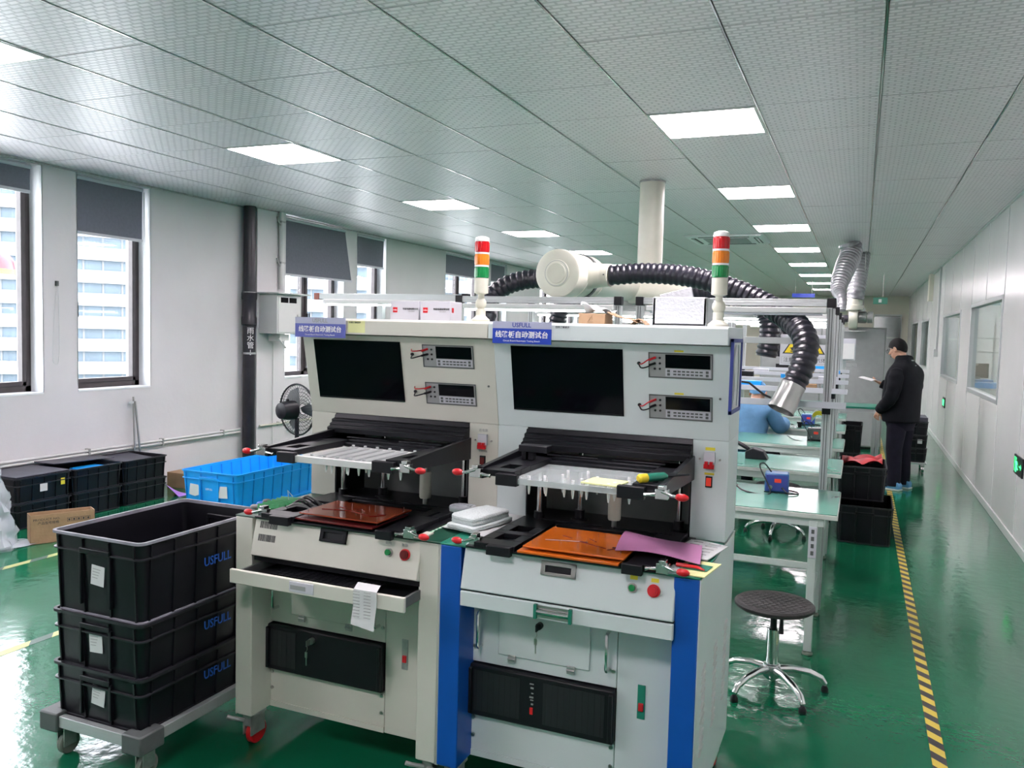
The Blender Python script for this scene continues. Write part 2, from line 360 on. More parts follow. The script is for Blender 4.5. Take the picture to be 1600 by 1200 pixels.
# ---- left wall with window openings
wins = [(-.9, .5), (.85, 1.55), (3.2, 4.62), (4.94, 5.70), (7.56, 8.76), (9.05, 9.75), (11.5, 12.9), (13.2, 13.9), (15.6, 17.0), (17.3, 18.0)]
ZS, ZT = .945, 2.735
wl_ = MB(); y = YB
wl_.box(XL-.3, XL, YB, YF, 0, ZS); wl_.box(XL-.3, XL, YB, YF, ZT, ZC+.02)
for a, b in wins:
    wl_.box(XL-.3, XL, y, a, ZS, ZT); y = b
wl_.box(XL-.3, XL, y, YF, ZS, ZT)
wall_left = struct(wl_.build('wall_left', 'wall', smooth=False))
pil = struct(box(XL-.01, XL+.10, 7.03, 7.50, 0, ZC).build('trim_1', 'wall', bevel=.004)); pil['label'] = 'shallow plastered pilaster behind the meter box'
for k, (a, b) in enumerate(wins):
    w = struct(thing('window_%d' % (k+1), '', '')); del w['label']; del w['category']; w.location = (XL-.17, a, ZS)
    L = b-a; H = ZT-ZS; fw = .05
    fr = MB().box(-.03, .03, 0, L, 0, fw).box(-.03, .03, 0, L, H-fw, H).box(-.03, .03, 0, fw, 0, H).box(-.03, .03, L-fw, L, 0, H)
    if L > 1: fr.box(-.03, .03, L*.45, L*.45+.06, 0, H)
    fr.build('window_frame', 'winframe', w, bevel=.003)
    sashes = [(fw, L-fw)] if L < 1 else [(fw, L*.45), (L*.45+.06, L-fw)]
    for si, (s0, s1) in enumerate(sashes):
        if L < 1 or si == 1:
            sf = MB().box(-.01, .045, s0, s0+.035, fw, H-fw).box(-.01, .045, s1-.035, s1, fw, H-fw).box(-.01, .045, s0, s1, fw, fw+.035).box(-.01, .045, s0, s1, H-fw-.035, H-fw)
            so = sf.build('sash', 'winframe', w, bevel=.003)
            MB().box(.045, .06, s0+.008, s0+.028, H*.38, H*.38+.05).tube([(.055, s0+.018, H*.38+.05), (.085, s0+.018, H*.38+.055), (.088, s0+.018, H*.38-.07)], .007, 8).build('window_handle', 'black', so)
        box(-.004, .004, s0+.005, s1-.005, fw, H-fw).build('window_pane', 'glass', w)
    # pale reveal lining
    MB().box(.03, .17, L-.001, L+.006, -.0, H).box(.03, .17, -.006, .001, 0, H).box(.03, .175, 0, L, -.012, 0.002).build('window_reveal', 'reveal', w)
# right wall with window openings
rw = [(8.46, 10.73, 1.01, 1.95), (11.84, 14.2, 1.03, 1.93), (17.2, 19.1, 1.04, 1.95), (20.4, 22.6, 1.04, 1.97)]
rb = MB(); y = YB; T = .06
for a, b, c, d in rw:
    rb.box(XR, XR+T, y, a, 0, ZC+.02); rb.box(XR, XR+T, a, b, 0, c); rb.box(XR, XR+T, a, b, d, ZC+.02); y = b
rb.box(XR, XR+T, y, YF, 0, ZC+.02)
wall_right = struct(rb.build('wall_right', 'wallpanel', smooth=False))
for k in range(23):
    yy = -2.2+1.18*k
    if any(a-.02 < yy < b+.02 for a, b, c, d in rw):
        for c0, c1 in ((0, 1.0), (1.97, ZC)): box(XR-.003, XR+.001, yy-.006, yy+.006, c0, c1).build('panel_joint', 'whitemetal', wall_right)
    else: box(XR-.003, XR+.001, yy-.006, yy+.006, 0, ZC).build('panel_joint', 'whitemetal', wall_right)
for k, (a, b, c, d) in enumerate(rw):
    w = struct(thing('window_%d' % (len(wins)+k+1), '', '')); del w['label']; del w['category']; w.location = (XR, a, c)
    L, H = b-a, d-c
    MB().box(-.008, .07, 0, L, -.02, .02).box(-.008, .07, 0, L, H-.02, H+.02).box(-.008, .07, -.02, .025, -.02, H+.02).box(-.008, .07, L-.025, L+.02, -.02, H+.02).build('window_frame', 'frame_alu', w, bevel=.002)
    box(.03, .036, .02, L-.02, .02, H-.02).build('window_pane', 'glass_green', w)
    if k >= 2: box(.05, .056, .02, L-.02, .02, H-.02).build('window_film', 'greypanel', w)
struct(box(XL-.3, XR+3.2, YF, YF+.15, 0, ZC+.1).build('wall_back', 'beige'))
struct(box(XL-.3, XR+.1, YB-.15, YB, 0, ZC+.1).build('wall_front', 'wall'))
struct(box(XR-.012, XR, YB, YF, 0, .07).build('baseboard_right', 'wallpanel', bevel=.003))
# room behind the right wall
struct(box(XR+3.1, XR+3.2, YB, YF, 0, ZC).build('wall_side_room', 'partroom'))
struct(box(XR+.06, XR+3.2, YB, YF, ZC, ZC+.1).build('ceiling_side_room', 'whitemetal'))
struct(box(XR+.06, XR+3.2, YB-.1, YB, 0, ZC).build('wall_side_room_front', 'partroom'))
struct(box(XR+.06, XR+3.1, 19.4, 19.5, 0, ZC).build('wall_side_room_cross', 'partroom'))
struct(box(XR+.06, XR+3.1, 6.6, 6.7, 0, ZC).build('wall_side_room_near', 'partroom'))
# end door
d1 = struct(thing('door_1', '', '')); del d1['label']; del d1['category']; d1.location = (.32, YF, 0)
box(0, .62, -.05, 0, 0, 2.22).build('door_leaf', 'greypanel', d1, bevel=.004); box(-.04, 0, -.06, 0, 0, 2.26).build('door_frame', 'whitemetal', d1); box(.62, .66, -.06, 0, 0, 2.26).build('door_frame', 'whitemetal', d1); box(0, .62, -.06, 0, 2.22, 2.26).build('door_frame', 'whitemetal', d1)
MB().tube([(.08, -.05, 1.0), (.08, -.09, 1.0), (.16, -.09, 1.0)], .01, 8).build('door_handle', 'chrome', d1)

# ceiling panels (give the light of the room)
def make_panel():
    t = thing('ceiling_panel_light', '', 'ceiling light')
    fr = MB().box(.004, .02, .004, .596, -.004, .012).box(.58, .596, .004, .596, -.004, .012).box(.02, .58, .004, .02, -.004, .012).box(.02, .58, .58, .596, -.004, .012)
    fr.build('frame', 'whitemetal', t); box(.02, .58, .02, .58, -.001, .008).build('diffuser', 'panel_light', t); return t
p0 = None
ords = ['first', 'second', 'third', 'fourth', 'fifth', 'sixth', 'seventh', 'eighth', 'ninth', 'tenth']
for x, y in lights:
    if y > YF-.7: continue
    right = x > -2
    t = make_panel() if p0 is None else copy_tree(p0)
    p0 = p0 or t
    t.location = (x, y, ZC); k = round((y-4.604)/2.4)
    side = 'right-hand' if right else 'window-side'
    if y < 2: t['label'] = 'square lit ceiling panel of the %s row, %s behind the camera' % (side, 'just' if k == -1 and right else 'well')
    else: t['label'] = 'bright square ceiling panel, %s from the camera in the %s row' % (ords[k] if right else ords[k+1], side)
    t['group'] = 'ceiling panel lights'
# side-room lights
for yy in (8.3, 12.0, 15.2, 17.8):
    t = copy_tree(p0); t.location = (2.0, yy, ZC-.02); t['label'] = 'ceiling panel of the side room, %s behind the glass' % {8.3: 'nearest', 12.0: 'second', 15.2: 'third', 17.8: 'farthest'}[yy]; t['group'] = 'side room ceiling lights'
    t = copy_tree(p0); t.location = (3.2, yy, ZC-.02); t['label'] = 'added fill-light panel of the side room, %s in the row away from the glass' % {8.3: 'nearest', 12.0: 'second', 15.2: 'third', 17.8: 'farthest'}[yy]; t['group'] = 'side room ceiling lights'  # extra row added only to brighten the side room behind the glass
# floor tapes
tag(box(.312, .362, -1.5, YF-.2, 0, .0012).build('floor_tape', 'hazard'), 'yellow and black hazard tape running down the right-hand aisle floor', 'floor tape')
tag(box(-4.80, -4.75, -1, 4.5, 0, .0012).build('floor_tape', 'hazard_worn'), 'worn yellow hazard tape on floor in front of the brown carton', 'floor tape')
tag(box(-3.575, -3.525, -1, 3.0, 0, .0012).build('floor_tape', 'hazard_worn'), 'faded hazard tape reaching the black bins on the dolly', 'floor tape')

# ---------------- outside
tag(box(-140, XL-.4, -60, 190, -9.2, -9).build('yard_ground', 'street'), 'pale concrete ground far below the windows', 'ground', kind='stuff')
def tower(x, y, w, d, floors, rz, label, m_band, m_end, z0=-9):
    t = thing('apartment_tower', label, 'building', (x, y, z0), rz)
    seg = 9
    for k in range(floors):
        z = 3.13*k
        def arc(r0, za, zb):
            b = MB()
            for i in range(seg):
                a0, a1 = i/seg, (i+1)/seg
                def P(a, r): return (w*(a-.5), -4.5*math.cos((a-.5)*2.4) - r)
                p = [P(a0, r0), P(a1, r0), P(a1, -5), P(a0, -5)]
                b.prism(p, za, zb, 'z')
            return b
        arc(1.0, z, z+1.75).build('balcony_band', m_band, t, smooth=False)
        g = arc(0, z+1.75, z+3.13).build('window_band', 'facade_glass', t, smooth=False)
        mb = MB()
        for i in range(14):
            a = (i+.5)/14; mb.box(w*(a-.5)-.12, w*(a-.5)+.12, -4.5*math.cos((a-.5)*2.4)-.1, -3.2*math.cos((a-.5)*2.4)+.1, z+1.75, z+3.13)
        mb.build('window_mullion', m_band, g, smooth=False)
    box(w*.5-.2, w*.5+3.2, -3, 5, 0, 3.13*floors+2).build('end_wall', m_end, t)
    return t
tower(-103, 84, 34, 12, 14, math.radians(52), 'white apartment tower with curved balcony bands beyond the second window', 'facade', 'facade_cream')
tower(-62, 104, 30, 12, 16, math.radians(25), 'pale apartment tower seen through the middle windows', 'facade', 'facade_cream')
aw = thing('street_canopy', 'red and yellow domed canopy outside the leftmost window', 'canopy', (-34, 23.3, -9))
MB().lathe([(1.35, 12.5), (1.3, 12.9), (1.0, 13.3), (.5, 13.6), (.05, 13.7)], 20).build('dome', 'red', aw); MB().lathe([(1.42, 12.35), (1.40, 12.55)], 20).build('yellow_rim', 'yellow', aw); MB().cyl((0, 0, 0), (0, 0, 11.2), .3).build('pole', 'whitemetal', aw)
# ---------------- blinds
def blind(a, b, zb, x, label, skew=0):
    t = thing('roller_blind', label, 'blind', (XL+x, a, ZC-.02))
    L = b-a; h = ZC-.02-zb
    def fn(u, v):
        return (0, 0, 0)
    vs = MB(); n = 8
    for side in (0,):
        pts = []
        for i in range(n+1):
            u = i/n
            for k in range(5):
                v = k/4; pts.append((.004*math.sin(u*9+v*2) + skew*u*v*.5, u*L + skew*v*u*.7, -.03-(h-.03)*v + 0*u))
        N = len(pts); pts += [(p[0]+.0015, p[1], p[2]) for p in pts[:N]]; fs = []
        for i in range(n):
            for k in range(4):
                q = i*5+k; fs += [(q, q+1, q+6, q+5), (N+q, N+q+5, N+q+6, N+q+1)]
        vs.add(pts, fs)
    vs.build('blind_fabric', 'blind', t)
    MB().cyl((0, 0, -.02), (0, L, -.02), .018, n=12).build('roller', 'blindbar', t)
    s = skew*.5; MB().add([(x_+s*u, u*(L+skew*.7), -h+z_) for u in (0, 1) for x_ in (-.008, .01) for z_ in (-.012, .012)], [(0, 1, 3, 2), (4, 6, 7, 5), (0, 4, 5, 1), (2, 3, 7, 6), (0, 2, 6, 4), (1, 5, 7, 3)]).build('bottom_bar', 'blindbar', t)
    return t
blind(3.15, 4.56, 2.52, -.05, 'short dark grey roller blind at the leftmost window')
b2_ = blind(4.96, 5.655, 2.26, -.05, 'grey roller blind of the second window, drawn a quarter down')
MB().tube([(.02, .70, -.04), (.025, .71, -.9), (.025, .715, -1.55), (.03, .70, -1.62), (.03, .685, -1.55), (.025, .69, -.9), (.02, .695, -.04)], .0025, 6).build('pull_cord', 'paper', b2_)
blind(7.55, 8.72, 2.10, .035, 'widest grey roller blind hanging askew beside the meter box', .11)
blind(9.07, 9.71, 2.335, -.02, 'narrow grey roller blind right of the askew one')
blind(11.5, 12.85, 2.40, -.02, 'grey roller blind at the wide window behind the left signal tower')
blind(13.2, 13.9, 2.40, -.05, 'far narrow grey roller blind beyond the left signal tower'); blind(15.6, 17.0, 2.40, -.05, 'farthest wide grey roller blind on the window wall')
blind(17.3, 18.0, 2.40, -.05, 'farthest narrow grey roller blind on the window wall')
# cord hook between first two windows
t = thing('blind_cord', 'white blind cord on a wall hook between the first two windows', 'cord', (XL, 4.74, 1.83))
box(0, .02, -.01, .01, -.03, .01).build('hook', 'greydark', t); MB().tube(bez([(.012, .01, 0), (.012, .015, -.3), (.012, .01, -.62), (.012, -.02, -.66), (.012, -.045, -.6), (.012, -.03, -.3), (.012, -.005, 0)], 5), .002, 5).build('cord', 'paper', t)
# ---------------- black drain pipe
t = thing('drain_pipe', 'black vertical rainwater pipe with white Chinese lettering, beside the pilaster', 'pipe', (XL+.085, 6.93, 0))
MB().cyl((0, 0, 0), (0, 0, ZC), .062, n=24).build('pipe_body', 'pipeblack', t)
MB().lathe([(.063, 1.52), (.078, 1.53), (.078, 1.60), (.070, 1.62), (.070, 1.78), (.078, 1.80), (.078, 1.86), (.063, 1.87)], 24).build('coupling', 'pipeblack', t)
for z in (1.86, 1.23): MB().lathe([(.068, z-.01), (.071, z-.01), (.071, z+.01), (.068, z+.01)], 24).box(-.085, 0, -.012, .012, z-.01, z+.01).build('clamp', 'galv', t)
th = math.radians(-38)
for i, ch in enumerate('雨水管↓'):
    Mx = Matrix.Rotation(th, 4, 'Z') @ Matrix.Translation((.063, 0, 1.46-.075*i)) @ Matrix.Rotation(PI/2, 4, 'Z') @ RX90
    text('lettering', ch, .075, 'white', t, Mx)
# ---------------- wall pipe along the left wall and white vertical pipe
t = thing('wall_pipe', 'white horizontal pipe pair clipped along the window wall', 'pipe', (XL+.03, 0, .43))
for k in (0, 1): MB().cyl((0, YB+.2, -.028*k), (0, 6.86, -.028*k), .012, n=10).build('pipe_run', 'whitemetal', t)
for k in range(8): box(-.03, .014, 1+.8*k, 1.02+.8*k, -.045, .018).build('pipe_clip', 'galv', t)
t = thing('wall_pipe', 'short pale pipe running right of the black drain pipe', 'pipe', (XL+.12, 7.06, .45)); MB().cyl((0, 0, 0), (0, 4.0, 0), .013, n=10).build('pipe_run', 'ivory', t); box(-.02, .01, .3, .32, -.02, .02).build('pipe_clip', 'galv', t)
t = thing('riser_pipe', 'white riser pipe from the ceiling down to the meter box', 'pipe', (XL+.135, 7.38, 1.92)); MB().cyl((0, 0, 0), (0, 0, ZC-1.92), .028, n=14).build('pipe_body', 'whitemetal', t)
for z in (.28, .72): MB().box(-.035, .03, -.034, .034, z, z+.02).tube([(-.02, -.05, z+.06), (0, -.045, z), (.02, -.04, z-.03)], .01, 6).build('clamp', 'galv', t)
# ---------------- meter box
t = thing('meter_box', 'pale grey wall meter box with two dark slots on the pilaster', 'electrical box', (XL+.10, 7.06, 1.44))
box(0, .24, 0, .40, 0, .42).build('housing', 'whitemetal', t, bevel=.006); box(.24, .247, .015, .385, .015, .40).build('door', 'whitemetal', t, bevel=.003)
for k in (0, 1): box(.246, .25, .05+.14*k, .17+.14*k, .33, .385).build('slot', 'screen', t)
box(-.0, .30, -.05, .50, .42, .435).build('top_shelf', 'whitemetal', t, bevel=.003); box(.247, .252, .32, .335, .16, .21).build('latch', 'galv', t)
MB().box(.03, .18, .12, .28, -.08, -.005).tube([(.18, .10, -.05), (.2, .2, -.15), (.1, .3, -.14), (.06, .3, -.02)], .01, 8).build('socket_block', 'whitemetal', t)
tag(MB().tube([(XL+.112, 7.28, 0.9), (XL+.112, 7.28, 1.34)], .006, 6).tube([(XL+.112, 7.28, 0.0), (XL+.112, 7.28, .9)], .006, 6).build('wall_cable', 'whitemetal'), 'thin pale cable running down the pilaster under the meter box', 'cable')
# angle poles leaning at the wall
t = thing('metal_pole', 'grey metal pole pair leaning on the wall behind the black crates', 'pole', (XL+.10, 5.46, 0))
MB().tube([(0, -.02, 0), (-.06, .01, .86)], .008, 8).build('left_rod', 'steel', t); MB().tube([(.02, .05, 0), (-.05, .02, .82)], .009, 8).build('right_rod', 'steel', t); box(-.075, -.05, -.03, .03, .80, .82).build('top_clip', 'paper', t)
# ================================================================== TEST MACHINES
def toggle(parent, x, y, z, s, name='toggle_clamp'):
    """chrome toggle clamp with a red grip pointing towards s (+1 right, -1 left)"""
    c = MB().box(x-.018, x+.018, y-.012, y+.010, z-.012, z+.016).box(x-.010, x+.010, y-.016, y+.012, z+.016, z+.026).tube([(x, y-.012, z+.012), (x+s*.03, y-.014, z+.002), (x+s*.045, y-.014, z)], .005, 6).tube([(x-s*.018, y-.008, z), (x-s*.04, y-.008, z-.002), (x-s*.05, y-.008, z-.004)], [.006, .004, .007], 8)
    c = c.build(name, 'chrome', parent, bevel=.001)
    MB().sphere((x+s*.058, y-.014, z), .020, .0095, .011, 12, 8).build('red_grip', 'red', c); return c
def stack_light(parent_loc, label):
    t = thing('signal_tower', label, 'signal light', parent_loc, 0, 'signal towers on the test machines')
    MB().lathe([(.034, 0), (.034, .008), (.026, .014), (.018, .022), (.018, .048)], 20).build('base_flange', 'ivory', t)
    MB().sphere((0, 0, .066), .022, .016, .024).build('hinge', 'ivory', t)
    MB().lathe([(.012, .05), (.012, .10), (.026, .105), (.026, .158)], 20).build('stem', 'ivory', t)
    for k, (c, z) in enumerate((('tower_green', .160), ('tower_amber', .206), ('tower_red', .252))):
        l = MB().lathe([(.0255, z), (.0262, z+.004), (.0262, z+.036), (.0255, z+.040)], 24).build(c.split('_')[1] + '_lens', c, t)
        rb = MB()
        for i in range(18):
            a = 2*PI*i/18; rb.cyl((.0262*math.cos(a), .0262*math.sin(a), z+.004), (.0262*math.cos(a), .0262*math.sin(a), z+.036), .0011, n=4)
        rb.build('lens_ribs', c, l)
        MB().lathe([(.0268, z+.040), (.0268, z+.046)], 24).build('spacer_ring', 'whitemetal', t)
    MB().lathe([(.026, .298), (.025, .306), (.012, .311)], 24).build('cap', 'whitemetal', t)
    return t
def multimeter(mc, x, z, y, dx, lead):
    mm = thing('bench_multimeter', '', 'multimeter'); return mm

def tester(x0, R):
    nm = 'right-hand' if R else 'left-hand'
    lab = 'white test machine with bright blue front columns and closed drawer' if R else 'cream test machine with its keyboard drawer pulled open, left of the blue-columned one'
    t = thing('test_machine', lab, 'machine', (x0, 2.30, 0), 0, 'circuit board test machines')
    B, TR = ('whiteblue', 'blue') if R else ('cream', 'cream')
    # --- lower cabinet
    for xa in (.003, .745): box(xa, xa+.072, 0, .13, .13, .850).build('front_column', TR, t, bevel=.003)
    for xa, nx in ((0, 0), (.814, 1)):
        sp = box(xa, xa+.006, .004, .67, .125, .850).build('side_panel', B, t, bevel=.002)
        if nx and R:
            for c in range(3):
                for k in range(11):
                    yy = (.075, .285, .495)[c]; z = .305 + .0245*k
                    MB().ringset([[(.8195, yy+.030+.033*math.cos(q), z+.008+.007*math.sin(q)+.010*math.cos(q)) for q in [2*PI*i/10 for i in range(10)]], [(.8255, yy+.030+.026*math.cos(q), z+.009+.004*math.sin(q)+.008*math.cos(q)) for q in [2*PI*i/10 for i in range(10)]]]).build('louver', 'whitemetal', sp)
            box(.8195, .8215, .004, .67, .845, .850).build('seam_strip', 'whitemetal', sp)
    box(.0, .82, .662, .67, .13, .85).build('back_panel', B, t)
    box(.01, .81, .12, .66, .13, .15).build('bottom_plate', B, t)
    P = .108
    lp = box(.07, .56, P, P+.012, .15, .270).build('lower_panel', B, t, bevel=.002)
    MB().box(.07, .56, P-.004, P+.01, .13, .15).build('bottom_lip', B, lp)
    sp = box(.07, .56, P, P+.012, .448, .735).build('service_panel', B, t, bevel=.002)
    box(.562, .748, P-.002, P+.012, .13, .735).build('narrow_panel', B, t, bevel=.003)
    fl = box(.165, .475, P-.006, P, .487, .637).build('flap', B, sp, bevel=.003)
    for hx in (.215, .415):
        MB().box(hx-.013, hx+.013, P-.010, P-.003, .468, .492).cyl((hx-.013, P-.011, .480), (hx+.013, P-.011, .480), .0035, n=8).build('hinge', 'galv', sp, bevel=.001)
    for hx in (.105, .535):
        MB().tube([(hx, P, .505), (hx, P-.028, .507), (hx, P-.034, .515), (hx, P-.034, .615), (hx, P-.028, .623), (hx, P, .625)], .0055, 8).build('handle', 'chrome', t)
    kz, kx = ((.612, .315) if R else (.415, .275))
    kp = sp if R else None
    sc = MB()
    for hx in (.082, .55):
        for hz in (.50, .64, .20, .26): sc.cyl((hx, P, hz), (hx, P-.005, hz), .006, n=10)
    sc.build('screws', 'steel', t)
    # PC case
    pc = box(.070, .56, P-.02, P+.02, .275, .444).build('computer_case', 'black', t, bevel=.006)
    box(.09, .20 if not R else .25, P-.0215, P-.018, .294, .427).build('vent_grille', 'grille', pc)
    if R: box(.33, .53, P-.0215, P-.018, .294, .427).build('vent_grille', 'grille', pc)
    for hx in (.072, .545):
        MB().box(hx, hx+.012, P-.032, P-.018, .284, .435).build('rack_ear', 'black', pc, bevel=.002)
    if R:
        lm = MB()
        for i, zz in enumerate((.419, .407, .389, .377, .367, .355)): lm.box(.285+.003*(i % 3), .298, P-.0225, P-.02, zz-.003-.002*(i % 2), zz)
        lm.build('indicator_row', 'led_grey', pc); box(.287, .297, P-.0225, P-.02, .319, .341).build('power_button', 'red', pc)
    else:
        text('lettering', 'foxwell' if 0 else 'foundit' if 0 else 'Powered', .012, 'white', pc, front(.155, P-.0206, .41))
    lock = MB().cyl((kx, P-.022, kz), (kx, P-.038, kz), .011, n=14).box(kx-.002, kx+.002, P-.06, P-.036, kz-.010, kz+.010).build('lock', 'black' if R else 'steel', sp if R else pc)
    MB().tube([(kx, P-.055, kz-.005), (kx+.004, P-.06, kz-.02), (kx-.004, P-.058, kz-.032)], .0012, 5).box(kx-.006, kx+.004, P-.06, P-.057, kz-.050, kz-.030).box(kx-.002, kx+.002, P-.06, P-.057, kz-.078, kz-.050).build('key', 'steel', lock)
    sw = box(.628, .652, P-.005, P, .37, .475).build('switch_plate', 'green_mat' if R else 'galv', t, bevel=.001); box(.632, .648, P-.010, P-.004, .395, .420).build('red_rocker', 'red', sw, bevel=.002)
    # tilted control panel
    zt, zb = .862, .727
    cp = MB().prism([(.012, zt), (-.022, zb), (.0, zb-.008), (.09, zb), (.09, zt)], .085, .750, 'x').build('control_panel', B, t, bevel=.003)
    ang = math.atan2(.034, zt-zb)
    def on(px, s): return (px, .012-.034*s, zt-(zt-zb)*s)   # s 0 top .. 1 bottom
    def tiltbox(xa, xb, s0, s1, d0, d1):
        n = Vector((0, -math.cos(ang), math.sin(ang)*1)).normalized(); vs = []
        for px in (xa, xb):
            for s in (s0, s1):
                for d in (d0, d1):
                    q = Vector(on(px, s)) + n*d; vs.append(q)
        return MB().add(vs, [(0, 1, 3, 2), (4, 6, 7, 5), (0, 4, 5, 1), (2, 3, 7, 6), (0, 2, 6, 4), (1, 5, 7, 3)])
    hb = (.345, .455) if R else (.365, .470); hs = (.14, .44) if R else (.10, .42)
    fr = MB()
    for a_, b_, c_, d_ in ((hb[0], hb[1], hs[0], hs[0]+.09), (hb[0], hb[1], hs[1]-.07, hs[1]), (hb[0], hb[0]+.014, hs[0], hs[1]), (hb[1]-.014, hb[1], hs[0], hs[1])):
        q = tiltbox(a_, b_, c_, d_, -.002, .009); fr.add(q.v, q.f)
    pull = fr.build('recessed_pull', 'steel' if R else 'blackmetal', cp, bevel=.0015)
    tiltbox(hb[0]+.012, hb[1]-.012, hs[0]+.08, hs[1]-.05, -.001, .002).build('pull_recess', 'black', pull)
    n = Vector((0, -math.cos(ang), math.sin(ang)))
    for bx, col, rr in ((.628 if R else .636, 'tower_green', .010), (.690 if R else .697, 'red', .0145)):
        c = Vector(on(bx, .44 if R else .45))
        ring = MB().cyl(c, c+n*.006, rr+.004, n=22).build('button_ring', 'steel' if col != 'red' else 'red', cp)
        MB().cyl(c+n*.005, c+n*.014, rr, rr*.96, n=22).build('push_button', col if R or col != 'red' else 'dark_board', ring)
        if col == 'red': MB().cyl(c+n*.0135, c+n*.0165, rr*.62, n=18).build('button_face', 'red' if R else 'dark_board', ring)
        if R: tiltbox(bx-.010, bx+.012, .19, .27, 0, .001).build('yellow_label', 'yellowlabel', cp)
        else:
            Mx = Matrix.Translation(c + Vector((0, -.004, .032))) @ Matrix.Rotation(PI/2+ang, 4, 'X'); text('lettering', '启动' if col != 'red' else '急停', .012, 'led_grey', cp, Mx)
    if not R:
        for s0 in (.14, .46):
            lb = MB()
            xx = .108
            while xx < .180:
                w_ = random.choice((.0012, .002, .003)); q = tiltbox(xx, xx+w_, s0, s0+.17, 0, .0006); lb.add(q.v, q.f); xx += w_+random.choice((.001, .0018))
            lb.build('barcode_sticker', 'print', cp)
    # --- drawer
    if R:
        dy, dz, xa, xb = -.022, 0, .085, .752
        z0, z1 = .672, .720
    else:
        dy, xa, xb, z0, z1 = -.125, .085, .765, .655, .703
    dr = box(xa, xb, dy, dy+.014, z0, z1).build('drawer', B, t, bevel=.003)
    if not R:
        box(xa+.02, xb-.02, dy+.014, .10, z0+.008, z0+.012).build('drawer_tray', 'black', dr)
        for xx in (xa+.012, xb-.022): MB().box(xx, xx+.010, dy+.012, .10, z0+.006, z0+.038).box(xx+.001, xx+.009, dy+.02, .1, z0+.012, z0+.03).build('drawer_runner', 'greydark', dr, bevel=.001)
        box(.085, .75, -.0, .10, z1+.0, zb).build('drawer_bay_top', 'black', t)
        kb = box(xa+.12, xa+.52, dy+.05, dy+.16, z0+.013, z0+.03).build('keyboard', 'black', dr, bevel=.004)
        kk = MB()
        for i in range(15):
            for j in range(5): kk.box(xa+.127+.026*i, xa+.149+.026*i, dy+.056+.02*j, dy+.073+.02*j, z0+.03, z0+.035)
        kk.build('keys', 'blackmetal', kb)['kind'] = 'stuff'
    else:
        box(xa, xb, -.016, .10, z1+.001, z1+.004).build('drawer_gap', 'black', t)
    hx = (.345, .445) if R else (.335, .43)
    if R:
        ph = box(hx[0]-.004, hx[1]+.004, dy-.002, dy+.002, z0+.006, z1-.006).build('drawer_pull', 'steel', dr)
        MB().cyl((hx[0], dy-.004, z0+.024), (hx[1], dy-.004, z0+.024), .010, n=14).build('pull_bar', 'chrome', ph)
        for q in (hx[0]-.010, hx[1]): box(q, q+.010, dy-.012, dy+.002, z0+.002, z1-.002).build('green_end_piece', 'green_mat', ph, bevel=.001)
    else:
        ph = box(hx[0], hx[1], dy-.003, dy+.002, z0+.008, z1-.006).build('drawer_pull', 'whitecard', dr, bevel=.001); box(hx[0]+.006, hx[0]+.065, dy-.005, dy-.002, z0+.017, z1-.017).build('card_slot', 'led_grey', ph)
    # casters
    for cx, cy in ((.04, .05), (.78, .05), (.04, .62), (.78, .62)):
        c = MB().box(cx-.035, cx+.035, cy-.035, cy+.035, .12, .13).box(cx-.020, cx-.014, cy-.03, cy+.045, .045, .12).box(cx+.014, cx+.020, cy-.03, cy+.045, .045, .12).box(cx-.02, cx+.02, cy-.03, cy-.024, .08, .12).tube([(cx-.012, cy-.03, .10), (cx-.05, cy-.05, .108), (cx-.065, cy-.06, .115)], .008, 6).build('caster', 'galv', t, bevel=.0015)
        MB().lathe([(.010, -.013), (.040, -.013), (.046, -.008), (.046, .008), (.040, .013), (.010, .013)], 22, (cx, cy+.02, .046), 'x').build('caster_wheel', 'red' if cx < .4 or R else 'rubber', c)
    # --- deck
    box(.0, .82, 0, .44, .850, .856).build('deck_mat', 'green_mat' if R else 'mat_dark', t, bevel=.002)
    # base fixture plate
    pl = box(.095, .725, -.012, .60, .856, .862).build('base_plate', 'blackmetal', t, bevel=.001)
    for xa, xb in ((.125, .262), (.612, .70)):
        rl = MB()
        y0_, y1_ = -.015, .40
        hol = [(.05, .13), (.17, .25)] if xa < .3 else [(.22, .30)]
        hx0, hx1 = xa+.04, xb-.035; yy = y0_
        for h0, h1 in hol:
            rl.box(xa, xb, yy, h0, .862, .878).box(xa, hx0, h0, h1, .862, .878).box(hx1, xb, h0, h1, .862, .878); yy = h1
        rl.box(xa, xb, yy, y1_, .862, .878).build('side_rail', 'blackmetal', t, bevel=.0015)
    box(.125, .70, .34, .43, .862, .876).build('rear_rail', 'blackmetal', t, bevel=.002)
    MB().box(.20, .42, .372, .385, .876, .880).box(.46, .66, .372, .385, .876, .880).build('rail_rib', 'blackmetal', t, bevel=.001)
    for xa, xb in ((.175, .255), (.60, .66)): box(xa, xb, -.035, -.013, .848, .878).build('corner_block', 'black', t, bevel=.002)
    toggle(t, .12, .01, .872, -1); toggle(t, .715, -.008, .872, 1)
    # --- upper cabinet
    box(0, .115, .44, .66, .856, 1.19).build('left_pillar', B, t, bevel=.002); box(.703, .82, .44, .66, .856, 1.19).build('right_pillar', B, t, bevel=.002)
    box(.115, .703, .645, .66, .856, 1.19).build('bay_back', 'greypanel', t)
    box(.115, .703, .44, .66, .852, .858).build('bay_floor', 'blackmetal', t)
    for a_, b_ in ((.1145, .119), (.699, .7035)): box(a_, b_, .441, .645, .858, 1.19).build('bay_liner', 'blackmetal', t)
    MB().prism([(.44, 1.19), (.375, 1.500), (.66, 1.500), (.66, 1.19)], 0, .82, 'x').build('upper_housing', B, t, bevel=.002)
